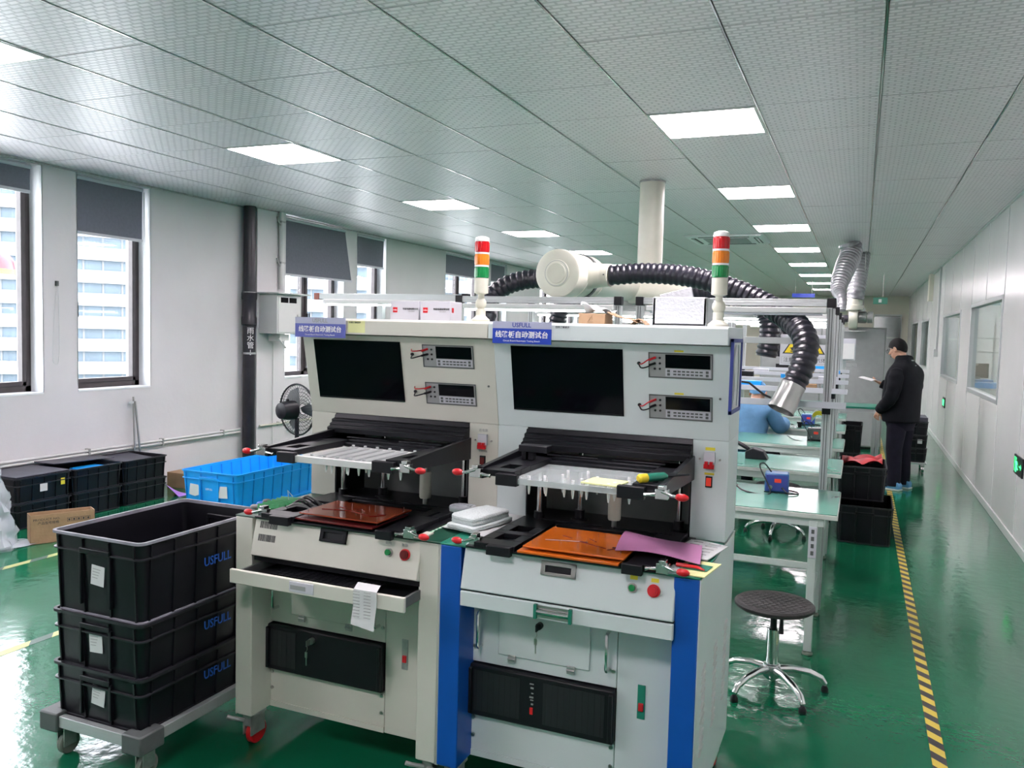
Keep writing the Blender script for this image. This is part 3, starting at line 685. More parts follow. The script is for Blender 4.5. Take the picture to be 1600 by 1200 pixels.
    MB().prism([(.325, 1.503), (.325, 1.555), (.335, 1.562), (.668, 1.562), (.668, 1.503)], .001, .819, 'x').build('top_cover', B, t, bevel=.002)
    def fy(z): return .44-.065*(z-1.19)/.31
    def face(xa, xb, za, zb_, d0, d1):
        vs = []
        for px in (xa, xb):
            for z in (za, zb_):
                for d in (d0, d1): vs.append((px, fy(z)-d, z))
        return MB().add(vs, [(0, 1, 3, 2), (4, 6, 7, 5), (0, 4, 5, 1), (2, 3, 7, 6), (0, 2, 6, 4), (1, 5, 7, 3)])
    sa, sb = (.066, .470) if R else (.050, .437)
    so = face(sa, sb, 1.252, 1.480, -.002, .0035).build('monitor', 'screen', t)
    MB().add(face(sa+.004, sb-.004, 1.252, 1.258, .003, .0045).v, face(0, 1, 0, 1, 0, 1).f).build('monitor_edge', 'blackmetal', so)
    # meters
    for i, (za, zb_) in enumerate(((1.390, 1.474), (1.252, 1.334))):
        xa, xb = (.557, .766) if R else (.530, .738)
        mm = MB()
        for q in ((xa, xb, za, za+.004), (xa, xb, zb_-.004, zb_), (xa, xa+.003, za, zb_), (xb-.003, xb, za, zb_)):
            w_ = face(*q, -.001, .003); mm.add(w_.v, w_.f)
        mo = mm.build('multimeter', 'greydark', t)
        face(xa+.003, xb-.003, za+.004, zb_-.004, 0, .0012).build('meter_face', 'led_grey', mo)
        face(xa+.056, xb-.008, za+.034, zb_-.006, .001, .0028).build('meter_display', 'screen', mo)
        face(xa+.056, xb-.006, za+.006, za+.032, .001, .0022).build('key_field', 'whitecard', mo)
        kb = MB()
        for r_i in range(2):
            for k in range(7):
                q = face(xa+.082+.0142*k, xa+.082+.0142*k+.010, za+.011+.010*r_i, za+.016+.010*r_i, .002, .004); kb.add(q.v, q.f)
            q = face(xa+.062, xa+.071, za+.009+.011*r_i, za+.017+.011*r_i, .002, .004); kb.add(q.v, q.f)
            q = face(xb-.022, xb-.013, za+.009+.011*r_i, za+.017+.011*r_i, .002, .004); kb.add(q.v, q.f)
        kb.build('meter_keys', 'greydark', mo)['kind'] = 'stuff'
        jk = MB()
        for k in range(3):
            for q in (.021, .038):
                z = zb_-.018-.018*k; jk.cyl((xa+q, fy(z)-.001, z), (xa+q, fy(z)-.004, z), .0038, n=8)
        jk.build('jacks', 'black', mo)
        zz = zb_-.018; y0_ = fy(zz)-.004
        MB().tube(bez([(xa+.021, y0_, zz), (xa+.008, y0_-.03, zz-.006), (xa-.012, y0_-.03, zz-.020), (xa-.030, y0_-.004, zz-.022)] if R else [(xa+.021, y0_, zz), (xa, y0_-.025, zz-.006), (xa-.03, y0_-.02, zz-.008), (xa-.044, y0_, zz-.002)], 5), .0022, 6).tube([(xa+.023, y0_, zz+.001), (xa+.010, y0_-.022, zz-.006)], .0042, 8).build('red_lead', 'red', mo)
        MB().tube(bez([(xa+.021, y0_, zz-.018), (xa+.004, y0_-.03, zz-.030), (xa-.016, y0_-.03, zz-.033), (xa-.032, y0_-.004, zz-.018)] if R else [(xa+.021, y0_, zz-.018), (xa, y0_-.035, zz-.028), (xa-.030, y0_-.025, zz-.034), (xa-.042, y0_, zz-.026)], 5), .0024, 6).tube([(xa+.023, y0_, zz-.018), (xa+.010, y0_-.022, zz-.024)], .0042, 8).cyl((xa-.032 if R else xa-.043, fy(zz-.02)+.002, zz-.020), (xa-.032 if R else xa-.043, fy(zz-.02)-.008, zz-.020), .0055, n=10).build('black_lead', 'black', mo)
        if R: face(xa+.085, xa+.115, zb_+.003, zb_+.009, 0, .001).build('yellow_label', 'yellowlabel', mo)
    q = .79; MB().cyl((q, fy(1.33)+.001, 1.33), (q, fy(1.33)-.003, 1.33), .004, n=10).build('panel_plug', 'greydark', t)
    # breaker and rocker
    for s in (0,):
        bk = box(.742, .778, .428, .441, 1.112, 1.152).build('circuit_breaker', 'whitecard', t, bevel=.001)
        MB().box(.743, .777, .422, .430, 1.098, 1.113).box(.747, .757, .416, .428, 1.106, 1.122).box(.763, .773, .416, .428, 1.106, 1.122).build('breaker_levers', 'red', bk, bevel=.001)
        rk = box(.749, .771, .434, .441, 1.035, 1.072).build('rocker_switch', 'black', t, bevel=.001); box(.752, .768, .430, .436, 1.040, 1.067).build('rocker', 'redlit' if R else 'dark_board', rk, bevel=.001)
        MB().cyl((.728, .441, 1.128), (.728, .434, 1.128), .0035, n=8).cyl((.793, .441, 1.128), (.793, .434, 1.128), .0035, n=8).build('screws', 'steel', bk)
        if R:
            box(.745, .776, .4385, .4405, 1.157, 1.167).build('yellow_label', 'yellowlabel', t); box(.745, .776, .4385, .4405, 1.076, 1.083).build('yellow_label', 'yellowlabel', t)
        else: text('lettering', '总电源', .012, 'led_grey', t, front(.76, .4395, 1.165)); text('lettering', '电源开关', .009, 'led_grey', t, front(.76, .4395, 1.088))
    # --- bay top profile
    pf = MB().prism([(.455, 1.1895), (.442, 1.1895), (.436, 1.172), (.418, 1.168), (.418, 1.156), (.405, 1.152), (.405, 1.144), (.388, 1.139), (.388, 1.120), (.455, 1.112)], .110, .703, 'x').build('slide_profile', 'blackmetal', t, bevel=.001)
    # upper frame
    zf = 1.085
    for xa, xb in ((.133, .25), (.615, .705)):
        a_, b_ = (xa+.045, xb-.025) if xa < .3 else (xa+.03, xb-.03)
        MB().box(xa, xb, 0, .05, zf, zf+.02).box(xa, a_, .05, .13, zf, zf+.02).box(b_, xb, .05, .13, zf, zf+.02).box(xa, xb, .13, .44, zf, zf+.02).build('frame_arm', 'blackmetal', t, bevel=.0015)
    for xa, xb in ((.127, .145), (.695, .712)): MB().prism([(0, zf-.010), (0, zf+.026), (.44, zf+.05), (.44, zf-.03)], xa, xb, 'x').build('outer_rail', 'blackmetal', t, bevel=.0015)
    MB().box(.133, .705, .33, .44, zf, zf+.02).box(.25, .615, .30, .33, zf, zf+.012).box(.22, .40, .36, .37, zf+.02, zf+.026).box(.45, .63, .36, .37, zf+.02, zf+.026).build('frame_back_bar', 'blackmetal', t, bevel=.0015)
    for xa, xb in ((.195, .265), (.575, .655)): box(xa, xb, -.022, .002, zf-.022, zf+.014).build('clamp_block', 'black', t, bevel=.002)
    toggle(t, .125, -.006, zf+.006, -1); toggle(t, .705 if R else .70, -.012, zf-.002, 1)
    z_ = zf-.014
    if R:
        ap = box(.25, .612, -.012, .30, z_-.002, z_+.016).build('press_plate', 'acrylic', t, bevel=.001)
        npos = [(.29, .02), (.33, .05), (.345, .02), (.37, .1), (.40, .03), (.43, .02), (.445, .06), (.47, .03), (.475, .12), (.54, .02), (.55, .05), (.565, .16), (.60, .03), (.36, .18), (.42, .2), (.58, .1)]
        cm = 'white'
    else:
        ap = MB().box(.25, .612, -.012, .012, z_-.004, z_+.018).box(.25, .28, .012, .30, z_, z_+.012).box(.59, .612, .012, .30, z_, z_+.012).box(.28, .59, .27, .30, z_, z_+.014).box(.28, .59, .012, .27, z_-.002, z_+.002).build('press_plate', 'whitemetal', t, bevel=.001)
        for k in range(6):
            xx = .295+.052*k; MB().box(xx, xx+.032, .005, .285, z_+.004, z_+.018).cyl((xx+.016, .02, z_+.018), (xx+.016, .02, z_+.024), .006, n=8).cyl((xx+.016, .27, z_+.018), (xx+.016, .27, z_+.026), .006, n=8).build('press_bar', 'frame_alu', ap, bevel=.001)
        npos = [(.37, .02), (.40, .01), (.415, .05), (.445, .03), (.465, .01), (.49, .08), (.50, .02), (.54, .02), (.62, .01), (.66, .02)]
    for px, py in npos:
        MB().lathe([(.0048, z_+(.022 if R else 0)), (.0055, z_-.004), (.0045, z_-.02), (.0022, z_-.034)], 8, (px, py, 0)).build('press_pin', 'white', ap)
    # rods and cylinder
    for px, py, zr in ((.182, .40, .87), (.655, .50, .87), (.30, .50, .9)):
        MB().cyl((px, py, .86), (px, py, zf+.02), .009, n=14).build('guide_rod', 'chrome', t)
        MB().lathe([(.03, .856), (.03, .868), (.018, .870), (.018, .90)], 18, (px, py, 0)).build('rod_bushing', 'black', t)
    cx_, cy_ = (.455, .40) if R else (.545, .40)
    MB().lathe([(.020, .90), (.022, .905), (.022, .995), (.020, 1.0)], 24, (cx_, cy_, 0)).build('air_cylinder', 'ivory', t)
    MB().cyl((cx_, cy_, .86), (cx_, cy_, .90), .009, n=12).build('piston_foot', 'steel', t); MB().cyl((cx_, cy_, 1.0), (cx_, cy_, 1.1), .006, n=10).build('piston_rod', 'steel', t)
    # board stack
    if R:
        y0_, y1_, xa, xb, zc, mt, mt2 = -.02, .255, .290, .603, .883, 'orange_board', 'orange_board'
        rz = .0
    else:
        y0_, y1_, xa, xb, zc, mt, mt2 = .01, .235, .268, .582, .886, 'brown_board', 'dark_board'
    bs = box(xa-.012, xb-.012, y0_-.014, y1_, .868, .875).build('lower_board', mt2, t, bevel=.001)
    ub = MB().box(xa, xb, y0_, y1_, zc, zc+.005).build('upper_board', mt, t, bevel=.001)
    det = MB()
    for (u0, v0, u1, v1) in ((.12, .35, .45, .45), (.45, .45, .75, .30), (.50, .62, .60, .52), (.22, .62, .34, .55), (.78, .25, .9, .42)):
        p, q = Vector((xa+(xb-xa)*u0, y0_+(y1_-y0_)*v0, zc+.0055)), Vector((xa+(xb-xa)*u1, y0_+(y1_-y0_)*v1, zc+.0055)); det.cyl(p, q, .0016, n=5)
    det.box(xa+.14, xa+.165, y0_+.12, y0_+.13, zc+.005, zc+.0062).box(xa+.25, xa+.28, y0_+.10, y0_+.11, zc+.005, zc+.0062)
    det.build('routed_tracks', 'dark_board', ub)
    pn = MB()
    for (u, v) in ((.06, .12), (.94, .12), (.06, .88), (.94, .9), (.3, .3), (.35, .7), (.52, .45), (.56, .75), (.58, .5), (.7, .2), (.8, .6), (.5, .2), (.62, .78)):
        px, py = xa+(xb-xa)*u, y0_+(y1_-y0_)*v; pn.cyl((px, py, zc-.012), (px, py, zc+.016), .0014, n=6)
    pn.build('locating_pins', 'chrome', ub)['kind'] = 'stuff'
    # signs on the head
    y = .321
    sg = thing('name_plate', '%s sign plate with white Chinese lettering on the %s machine' % ('deep blue' if R else 'faded lilac-blue', 'right blue-columned' if R else 'cream'), 'sign', (x0+(.022 if R else .008), 2.30+y, 1.488), 0, 'sign plates of the test machines')
    w_ = .216 if R else .228
    box(0, w_, -.004, 0, 0, .052).build('blue_field', 'signblue' if R else 'signblue_pale', sg); box(0, w_, -.004, 0, .052, .076).build('grey_field', 'signgrey', sg)
    text('lettering', 'USFULL', .021, 'inknavy' if R else 'led_grey', sg, front(w_/2, -.0042, .0635), bold=.0004)
    text('lettering', '线路板自动测试台', .0245, 'white', sg, front(w_/2, -.0042, .030), bold=.0005)
    text('small_lettering', 'Circuit Board Automatic Testing Bench', .0085, 'white', sg, front(w_/2, -.0042, .010))
    st = box(.245 if R else .243, .305 if R else .318, y+.0035, y+.0045, 1.510, 1.554).build('sticker', B if R else 'notepad', t)
    text('lettering', '扫码了解更多', .0085, 'print', st, front(.275, y+.0032, 1.548))
    stack_light((x0+(.765 if R else .728), 2.76, 1.562), 'red, amber and green signal tower on the %s machine' % ('right, blue-columned' if R else 'left, cream'))
    return t
tL = tester(-2.02, False); tR = tester(-1.20, True)
# document holder on the right machine's side
t = thing('document_frame', 'navy framed paper holder hung on the right machine side', 'frame', (-.377, 2.66, 1.285))
MB().box(0, .010, 0, .012, 0, .24).box(0, .010, .20, .212, 0, .24).box(0, .010, 0, .212, 0, .012).box(0, .010, 0, .212, .228, .24).build('frame', 'inknavy', t, bevel=.001); box(.001, .005, .01, .202, .01, .23).build('sheet', 'paper', t)
MB().tube(bez([(.006, .05, .02), (.007, .06, .10), (.006, .04, .16), (.007, .07, .22)], 4), .003, 5).tube(bez([(.006, .14, .02), (.007, .15, .12), (.006, .13, .22)], 4), .003, 5).build('plastic_crease', 'whitecard', t)
# ------------- things on the machines
DK = .880
def ledbox(x, y, rz, label):
    t = thing('product_box', label, 'box', (x, y, 1.562), rz, 'white product boxes on the cream machine')
    box(0, .128, 0, .10, 0, .074).build('carton', 'whitecard', t, bevel=.0015)
    lg = box(.012, .032, -.0008, 0, .030, .050).build('logo', 'red', t)
    text('lettering', 'rebo', .009, 'white', lg, front(.022, -.0012, .040)); text('lettering', '智能电器有限公司', .0085, 'print', t, front(.090, -.0006, .044)); text('lettering', 'LED LIGHT', .006, 'led_grey', t, front(.095, -.0006, .035))
    box(.128, .1285, .012, .028, .032, .050).build('side_logo', 'red', t)
    return t
ledbox(-1.700, 2.80, math.radians(-1), 'left one of the two small white boxes with red square logos')
ledbox(-1.556, 2.78, math.radians(1), 'white box with red square logo next to the left signal tower')
t = thing('foam_box', 'white polystyrene box on the machine top beside the right signal tower', 'box', (-.662, 2.79, 1.562))
MB().box(0, .185, 0, .13, 0, .012).box(0, .185, 0, .014, 0, .098).box(0, .185, .116, .13, 0, .098).box(0, .014, 0, .13, 0, .098).box(.171, .185, 0, .13, 0, .098).build('box_body', 'styro', t, bevel=.004)
MB().box(0, .11, .02, .035, 0, .06, R=Matrix.Rotation(math.radians(-14), 3, 'Y')).build('broken_lid', 'styro', t, bevel=.002).location = (.018, .03, .062)
t = thing('carton_piece', 'folded brown cardboard carton on top of the right machine', 'cardboard', (-.948, 2.86, 1.562)); box(0, .10, 0, .10, 0, .040).build('carton', 'card', t, bevel=.002); MB().tube([(.035, -.001, .012), (.05, -.001, .032), (.055, -.001, .012), (.035, -.001, .012)], .0012, 5).build('mark', 'cardin', t)
t = thing('carton_piece', 'open brown cardboard flaps between carton and foam box', 'cardboard', (-.835, 2.84, 1.562))
MB().sheet(lambda u, v: (.11*u, .09*v, .046-.036*u-.004*math.sin(u*6)), 8, 2, .003).sheet(lambda u, v: (.085+.055*u, .07*v, .004+.020*math.sin(PI*u)), 8, 2, .003).build('flap', 'card', t)
t = thing('crumpled_bag', 'crumpled white plastic bag lying on the brown carton', 'bag', (-.945, 2.87, 1.603))
MB().sheet(lambda u, v: (.115*u, .08*v, .006+.030*(1-u)*abs(math.sin(3.1*v+1))+.008*math.sin(9*u+5*v)), 14, 8, .002).build('bag_skin', 'paper', t)
# white towel stack and papers between machines
t = thing('white_folder', 'white sheet under the towels between the two machines', 'paper', (-1.28, 2.46, .864))
MB().sheet(lambda u, v: (.20*u+.03*v, .36*v-.06*u, .004*math.sin(u*3)), 6, 6, .002).build('sheet', 'paper', t)
t = thing('folded_towel', 'folded white cloth towel lying between the two machines', 'towel', (-1.175, 2.545, .868), math.radians(-12))
def pad(w, d, z0, z1, seed):
    rings = []; n = 48
    for k, (s, z) in enumerate(((.95, 0), (1, .2), (.985, .42), (.975, .5), (1.0, .6), (.985, .85), (.93, .97), (.5, 1.0))):
        ring = []
        for i in range(n):
            a = 2*PI*i/n; c, q = math.cos(a), math.sin(a); e = .32
            rx = math.copysign(abs(c)**e, c)*w/2*s; ry = math.copysign(abs(q)**e, q)*d/2*s
            ring.append((rx + .003*math.sin(5*a+seed), ry + .003*math.cos(4*a+seed), z0+(z1-z0)*z + .002*math.sin(3*a+seed)))
        rings.append(ring)
    return MB().ringset(rings)
pad(.135, .24, 0, .016, 1).build('bottom_fold', 'towel', t); pad(.12, .20, .015, .045, 2.5).build('top_fold', 'towel', t); 
t = thing('tissue_pack', 'small clear wrapped tissue pack by the cream machine breaker', 'pack', (-1.300, 2.66, .868)); pad(.085, .06, 0, .032, 4).build('pack_body', 'bag', t); MB().box(-.03, .03, -.031, -.029, .006, .018).build('print', 'pcb', t)
t = thing('ruled_sheet', 'green ruled paper sheets on the cream machine deck', 'paper', (-1.395, 2.37, .8565), math.radians(-16))
MB().sheet(lambda u, v: (.135*u, .33*v, .002*math.sin(4*u+v*3)), 6, 6, .0015).build('top_sheet', 'hatch', t); MB().sheet(lambda u, v: (-.02+.13*u, .10+.22*v, -.001), 2, 2, .001).build('yellow_sheet', 'notepad', t)
# green circuit modules on left
t = thing('circuit_board_bundle', 'bundle of green circuit boards with grey leads at the cream machine corner', 'circuit boards', (-1.955, 2.36, .860), math.radians(14))
for k in range(6):
    o = MB().box(0, .10, 0, .014, 0, .030).box(.004, .03, -.006, 0, .008, .022).box(.05, .08, -.005, 0, .010, .026).build('circuit_board', 'pcb', t, bevel=.001); o.location = (-.02+.006*k, .003+.024*k, .001*k); o.rotation_euler = (math.radians(-28), 0, math.radians(8-3*k))
for k in range(7):
    MB().tube(bez([(.09, .01+.02*k, .02), (.13, .02+.018*k, .035+.004*(k % 3)), (.18, .03+.016*k, .012), (.23, .06+.01*k, .006)], 4), .003, 6).build('lead', ('led_grey', 'black', 'greydark')[k % 3], t)
for k in range(3): MB().sphere((-.035, .02+.05*k, .012), .018, .012, .010, 8, 6).build('connector', ('led_grey', 'inkblue', 'greydark')[k], t)
MB().tube([(.06, .10, .02), (.055, .10, .062), (.075, .10, .04)], .002, 6).build('tie', 'white', t)
# right machine deck papers
t = thing('pink_sheet', 'pink antistatic sheet draped over the right machine deck corner', 'sheet', (-.655, 2.31, .896), math.radians(8))
MB().sheet(lambda u, v: (.02+.245*u, .02+.25*v*(1-.25*u)+.10*(1-u)*0, .006*math.sin(4*u+3*v)-.014*u*u+.012*v*(1-v)), 12, 10, .0012).build('sheet', 'pink', t)
t = thing('paper_note', 'white printed form sheets under the pink sheet', 'paper', (-.515, 2.49, .862), math.radians(-10)); MB().sheet(lambda u, v: (.125*u, .20*v, .006+.002*math.sin(5*u)), 4, 4, .003).build('form', 'paper', t)
pr_ = MB()
for k in range(5): pr_.box(.02, .05, .03+.035*k, .036+.035*k, .0085, .0095).box(.07, .11, .03+.035*k, .034+.035*k, .0085, .0095)
pr_.build('printed_lines', 'led_grey', t)
t = thing('paper_note', 'yellow and green notepad sheets at the right machine corner', 'paper', (-.47, 2.315, .858), math.radians(-8)); MB().sheet(lambda u, v: (.10*u, .16*v, .001+.002*u), 3, 3, .003).build('pad', 'notepad', t); MB().sheet(lambda u, v: (.02+.07*u, .05+.06*v, .006), 2, 2, .001).build('green_slip', 'green_desk' if 0 else 'green_mat', t)
MB().tube([(.0, .05, .012), (.06, .06, .010), (.085, .045, .010)], [.006, .005, .002], 8).build('red_pen', 'red', t)
# pad & screwdriver on the acrylic plate of the right machine
t = thing('sticky_pad', 'pale yellow sticky pad on the clear press plate', 'notepad', (-.745, 2.315, 1.0875), math.radians(-6)); box(0, .115, 0, .10, 0, .004).build('pad', 'notepad', t, bevel=.0005)
t = thing('screwdriver', 'screwdriver with green and yellow handle on the right press frame', 'screwdriver', (-.57, 2.305, 1.119), math.radians(52))
MB().lathe([(.008, 0), (.013, .006), (.013, .030), (.008, .033)], 14, axis='x').build('yellow_end', 'yellow', t); MB().lathe([(.0125, .030), (.0125, .095), (.007, .105)], 14, axis='x').build('green_grip', 'green_mat', t); MB().cyl((.10, 0, 0), (.19, 0, 0), .003, n=8).build('blade', 'blackmetal', t)
t = thing('black_bracket', 'small black plastic clip standing on the right press frame', 'bracket', (-1.03, 2.52, 1.106)); MB().box(0, .10, 0, .05, .028, .05).box(.01, .025, .005, .04, 0, .03).box(.03, .05, .01, .035, 0, .03).build('bracket', 'black', t, bevel=.002)
# receipt strip hanging from left drawer
t = thing('printed_strip', 'white printed paper strip hanging over the open drawer edge', 'paper', (-1.435, 2.163, .72))
MB().add([p for k in range(9) for p in ((.0, .012-.003*math.sin(k)-(.0 if k else -.02)-.002*k, .004-.0155*k), (.085, .012-.003*math.sin(k+.6)-(.0 if k else -.02)-.002*k, .004-.0155*k-.004*(k > 6)*k*.4))], [(2*k, 2*k+1, 2*k+3, 2*k+2) for k in range(8)]).build('strip', 'paper', t)
pr_ = MB()
for k in range(9):
    for q in (0, 1): pr_.box(.010+.04*q, .034+.04*q, -.012, -.0095, -.012-.010*k, -.0105-.010*k)
pr_.build('printed_rows', 'led_grey', t)
# ================================================================== CRATES
def crate(name, label, loc, rz, Lx, Ly, H, m='crate', rim='crate_rim', group=None, ribs=True, taper=.012, labels=()):
    """open tote, origin at its base centre; outer rim size Lx x Ly"""
    t = thing(name, label, 'crate', loc, rz, group)
    th = .004; a, b = Lx/2-.010, Ly/2-.010; ab, bb = a-taper, b-taper
    def rr(hx, hy, r, z, n=5):
        out = []
        for cx, cy, a0 in ((hx-r, hy-r, 0), (-hx+r, hy-r, 90), (-hx+r, -hy+r, 180), (hx-r, -hy+r, 270)):
            for i in range(n):
                q = math.radians(a0+90*i/(n-1)); out.append((cx+r*math.cos(q), cy+r*math.sin(q), z))
        return out
    r0 = .022
    MB().ringset([rr(ab, bb, r0, 0), rr(a, b, r0, H-.012), rr(a-th, b-th, r0, H-.012), rr(ab-th, bb-th, r0, .006)], True, True).build('crate_shell', m, t)
    MB().ringset([rr(a, b, r0, H-.011), rr(a+.009, b+.009, r0+.006, H-.009), rr(a+.009, b+.009, r0+.006, H), rr(a-.001, b-.001, r0, H), rr(a-.001, b-.001, r0, H-.012)], False, False).build('top_rim', rim, t)
    band = MB(); zc = H-.060 if H > .15 else H-.04
    band.ringset([rr(a-.001, b-.001, r0, zc-.004), rr(a+.006, b+.006, r0+.004, zc-.002), rr(a+.006, b+.006, r0+.004, zc+.003), rr(a-.001, b-.001, r0, zc+.005)], False, False)
    band.build('stiffening_band', m if m != 'crate' else 'crate_rim', t)
    rb = MB()
    def at_(z): return (ab+(a-ab)*z/H, bb+(b-bb)*z/H)
    nx = max(2, round(Lx/.13)); ny = max(2, round(Ly/.13))
    for k in range(ny+1):
        yy = -b*.86+2*b*.86*k/ny
        for s in (-1, 1):
            lo, hi = at_(.01)[0], at_(H)[0]
            rb.add([(s*(lo-.001), yy-.004, .012), (s*(lo-.001), yy+.004, .012), (s*(lo+.007), yy+.003, .012), (s*(lo+.007), yy-.003, .012), (s*(hi-.001), yy-.004, H-.016), (s*(hi-.001), yy+.004, H-.016), (s*(hi+.006), yy+.003, H-.016), (s*(hi+.006), yy-.003, H-.016)], [(0, 1, 2, 3), (4, 5, 6, 7), (0, 1, 5, 4), (1, 2, 6, 5), (2, 3, 7, 6), (3, 0, 4, 7)])
    for xx in (-a*.86, -a*.30, a*.30, a*.86):
        for s in (-1, 1):
            lo, hi = at_(.01)[1], at_(H)[1]
            rb.add([(xx-.004, s*(lo-.001), .012), (xx+.004, s*(lo-.001), .012), (xx+.003, s*(lo+.007), .012), (xx-.003, s*(lo+.007), .012), (xx-.004, s*(hi-.001), H-.016), (xx+.004, s*(hi-.001), H-.016), (xx+.003, s*(hi+.006), H-.016), (xx-.003, s*(hi+.006), H-.016)], [(0, 1, 2, 3), (4, 5, 6, 7), (0, 1, 5, 4), (1, 2, 6, 5), (2, 3, 7, 6), (3, 0, 4, 7)])
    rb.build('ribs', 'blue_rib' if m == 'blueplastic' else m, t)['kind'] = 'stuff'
    if m == 'blueplastic':
        ir = MB()
        for k in range(ny+1):
            yy = -b*.86+2*b*.86*k/ny
            for s in (-1, 1): ir.add([(s*(ab-.006), yy-.007, .012), (s*(ab-.006), yy+.007, .012), (s*(a-.006), yy+.007, H-.016), (s*(a-.006), yy-.007, H-.016)], [(0, 1, 2, 3)])
        for xx in (-a*.6, -a*.2, a*.2, a*.6): ir.add([(xx-.007, (bb-.006), .012), (xx+.007, (bb-.006), .012), (xx+.007, (b-.006), H-.016), (xx-.007, (b-.006), H-.016)], [(0, 1, 2, 3)])
        ir.ringset([rr(a-.0055, b-.0055, r0, H-.062), rr(a-.0052, b-.0052, r0, H-.050)], False, False)
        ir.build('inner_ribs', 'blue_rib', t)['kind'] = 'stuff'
    for s in (-1, 1):                                   # grip bars on the short ends
        y_ = at_(H*.8)[1]
        MB().box(-a*.34, a*.34, s*y_-.012, s*y_+.012, H*.80-.006, H*.80+.012).box(-a*.36, -a*.31, s*y_-.010, s*y_+.010, H*.15, H*.8).box(a*.31, a*.36, s*y_-.010, s*y_+.010, H*.15, H*.8).build('hand_grip', m, t, bevel=.002)
    MB().ringset([rr(ab+.001, bb+.001, r0, 0), rr(ab+.005, bb+.005, r0, .003), rr(ab+.005, bb+.005, r0, .010), rr(ab, bb, r0, .012)], False, False).build('foot_band', rim if m == 'crate' else m, t)
    t['_ab'] = 0; del t['_ab']
    return t, at_
cx, cy = -2.335, 2.285
hs = [(.185, .155, 'black USFULL crate at the bottom of the dolly stack'), (.190, .335, 'middle black USFULL crate of the dolly stack'), (.275, .525, 'tall open black USFULL crate on top of the dolly stack')]
for i, (h, z, lab) in enumerate(hs):
    t, at_ = crate('storage_crate', lab, (cx, cy, z), 0, .425, .62, h+.008, rim='crate_white_rim' if i == 2 else 'crate_rim', group='black crates on the dolly')
    zz = h*.5; y_ = at_(zz)[1]
    s = box(-.030, .030, -.0008, .0008, -.034, .034).build('label', 'paper', t); s.location = (.005 if i == 0 else -.015+.01*i, -y_-.003, zz+.01); s.rotation_euler = (0, math.radians((6, -3, 5)[i]), 0)
    pr_ = MB()
    for k in range(4): pr_.box(-.024, .012-.004*k, -.0014, -.0006, .020-.010*k, .022-.010*k)
    pr_.build('label_print', 'led_grey', s)
    text('lettering', 'USFULL', .045, 'inkblue', t, faceX(at_(zz)[0]+.008, .05, zz+.01), bold=.0006, sx_=.92)
# dolly
t = thing('crate_dolly', 'aluminium dolly with grey corner pieces under the black crate stack', 'dolly', (cx, cy, 0))
MB().box(-.225, .225, -.325, -.300, .125, .165).box(-.225, .225, .300, .325, .125, .165).box(-.225, -.200, -.3, .3, .125, .165).box(.200, .225, -.3, .3, .125, .165).build('rail_frame', 'frame_alu', t, bevel=.002)
box(-.2, .2, -.3, .3, .135, .152).build('deck', 'black', t)
for sx_, sy_ in ((-1, -1), (1, -1), (-1, 1), (1, 1)):
    MB().prism([(sx_*.235, sy_*.335), (sx_*.150, sy_*.335), (sx_*.150, sy_*.29), (sx_*.19, sy_*.29), (sx_*.19, sy_*.23), (sx_*.235, sy_*.23)], .108, .175, 'z').build('corner_piece', 'greydark', t, bevel=.006)
    c = MB().box(sx_*.185-.028, sx_*.185+.028, sy_*.27-.028, sy_*.27+.028, .100, .108).box(sx_*.185-.019, sx_*.185-.014, sy_*.27-.022, sy_*.27+.028, .035, .1).box(sx_*.185+.014, sx_*.185+.019, sy_*.27-.022, sy_*.27+.028, .035, .1).build('caster_fork', 'galv', t, bevel=.001)
    MB().lathe([(.008, -.012), (.036, -.012), (.040, -.008), (.040, .008), (.036, .012), (.008, .012)], 22, (sx_*.185, sy_*.27+.01, .040), 'x').build('caster_wheel', 'rubber', c)
# black crates along the window wall: three columns of two
lv = ['nearest the camera', 'middle', 'farthest']
for k in range(3):
    for j in range(2):
        t, at_ = crate('storage_crate', 'black crate by the window wall, %s column, %s of the two' % (lv[k], 'upper' if j else 'lower'), (-5.745, 4.265+.475*k, .188*j), 0, .44, .465, .19, group='black crates along the window wall')
        if k == 0 and j == 1:
            zz = .10; x_ = at_(zz)[0]
            box(-.0008, .0008, -.030, .030, -.03, .03).build('label', 'paper', t).location = (x_+.008, -.01, zz)
            box(-.0008, .0008, -.017, .017, -.025, .025).build('yellow_label', 'yellowlabel', t).location = (x_+.008, .15, zz+.02)
lid = thing('cover_sheet', 'dark grey flat lid on the nearest black crate by the window', 'cover', (-5.745, 4.265, .383)); box(-.20, .205, -.225, .215, -.003, .006).build('lid_sheet', 'lid', lid, bevel=.003)
lid = thing('cover_sheet', 'loose dark grey lid lying askew over the middle black crate', 'cover', (-5.86, 4.74, .392)); box(-.10, .12, -.24, .33, 0, .008, R=Matrix.Rotation(math.radians(-2), 3, 'X')).build('lid_sheet', 'lid', lid, bevel=.003)
lid = thing('cover_sheet', 'grey lid sunk into the farthest black crate by the window', 'cover', (-5.80, 5.215, .352)); box(-.15, .17, -.18, .19, 0, .008, R=Matrix.Rotation(math.radians(4), 3, 'Y')).build('lid_sheet', 'lid', lid, bevel=.002)
t = thing('blue_wrap', 'blue plastic wrap visible inside the middle black crate', 'plastic wrap', (-5.70, 4.80, .20)); pad(.24, .26, 0, .15, 2).build('wrap', 'blueplastic', t)
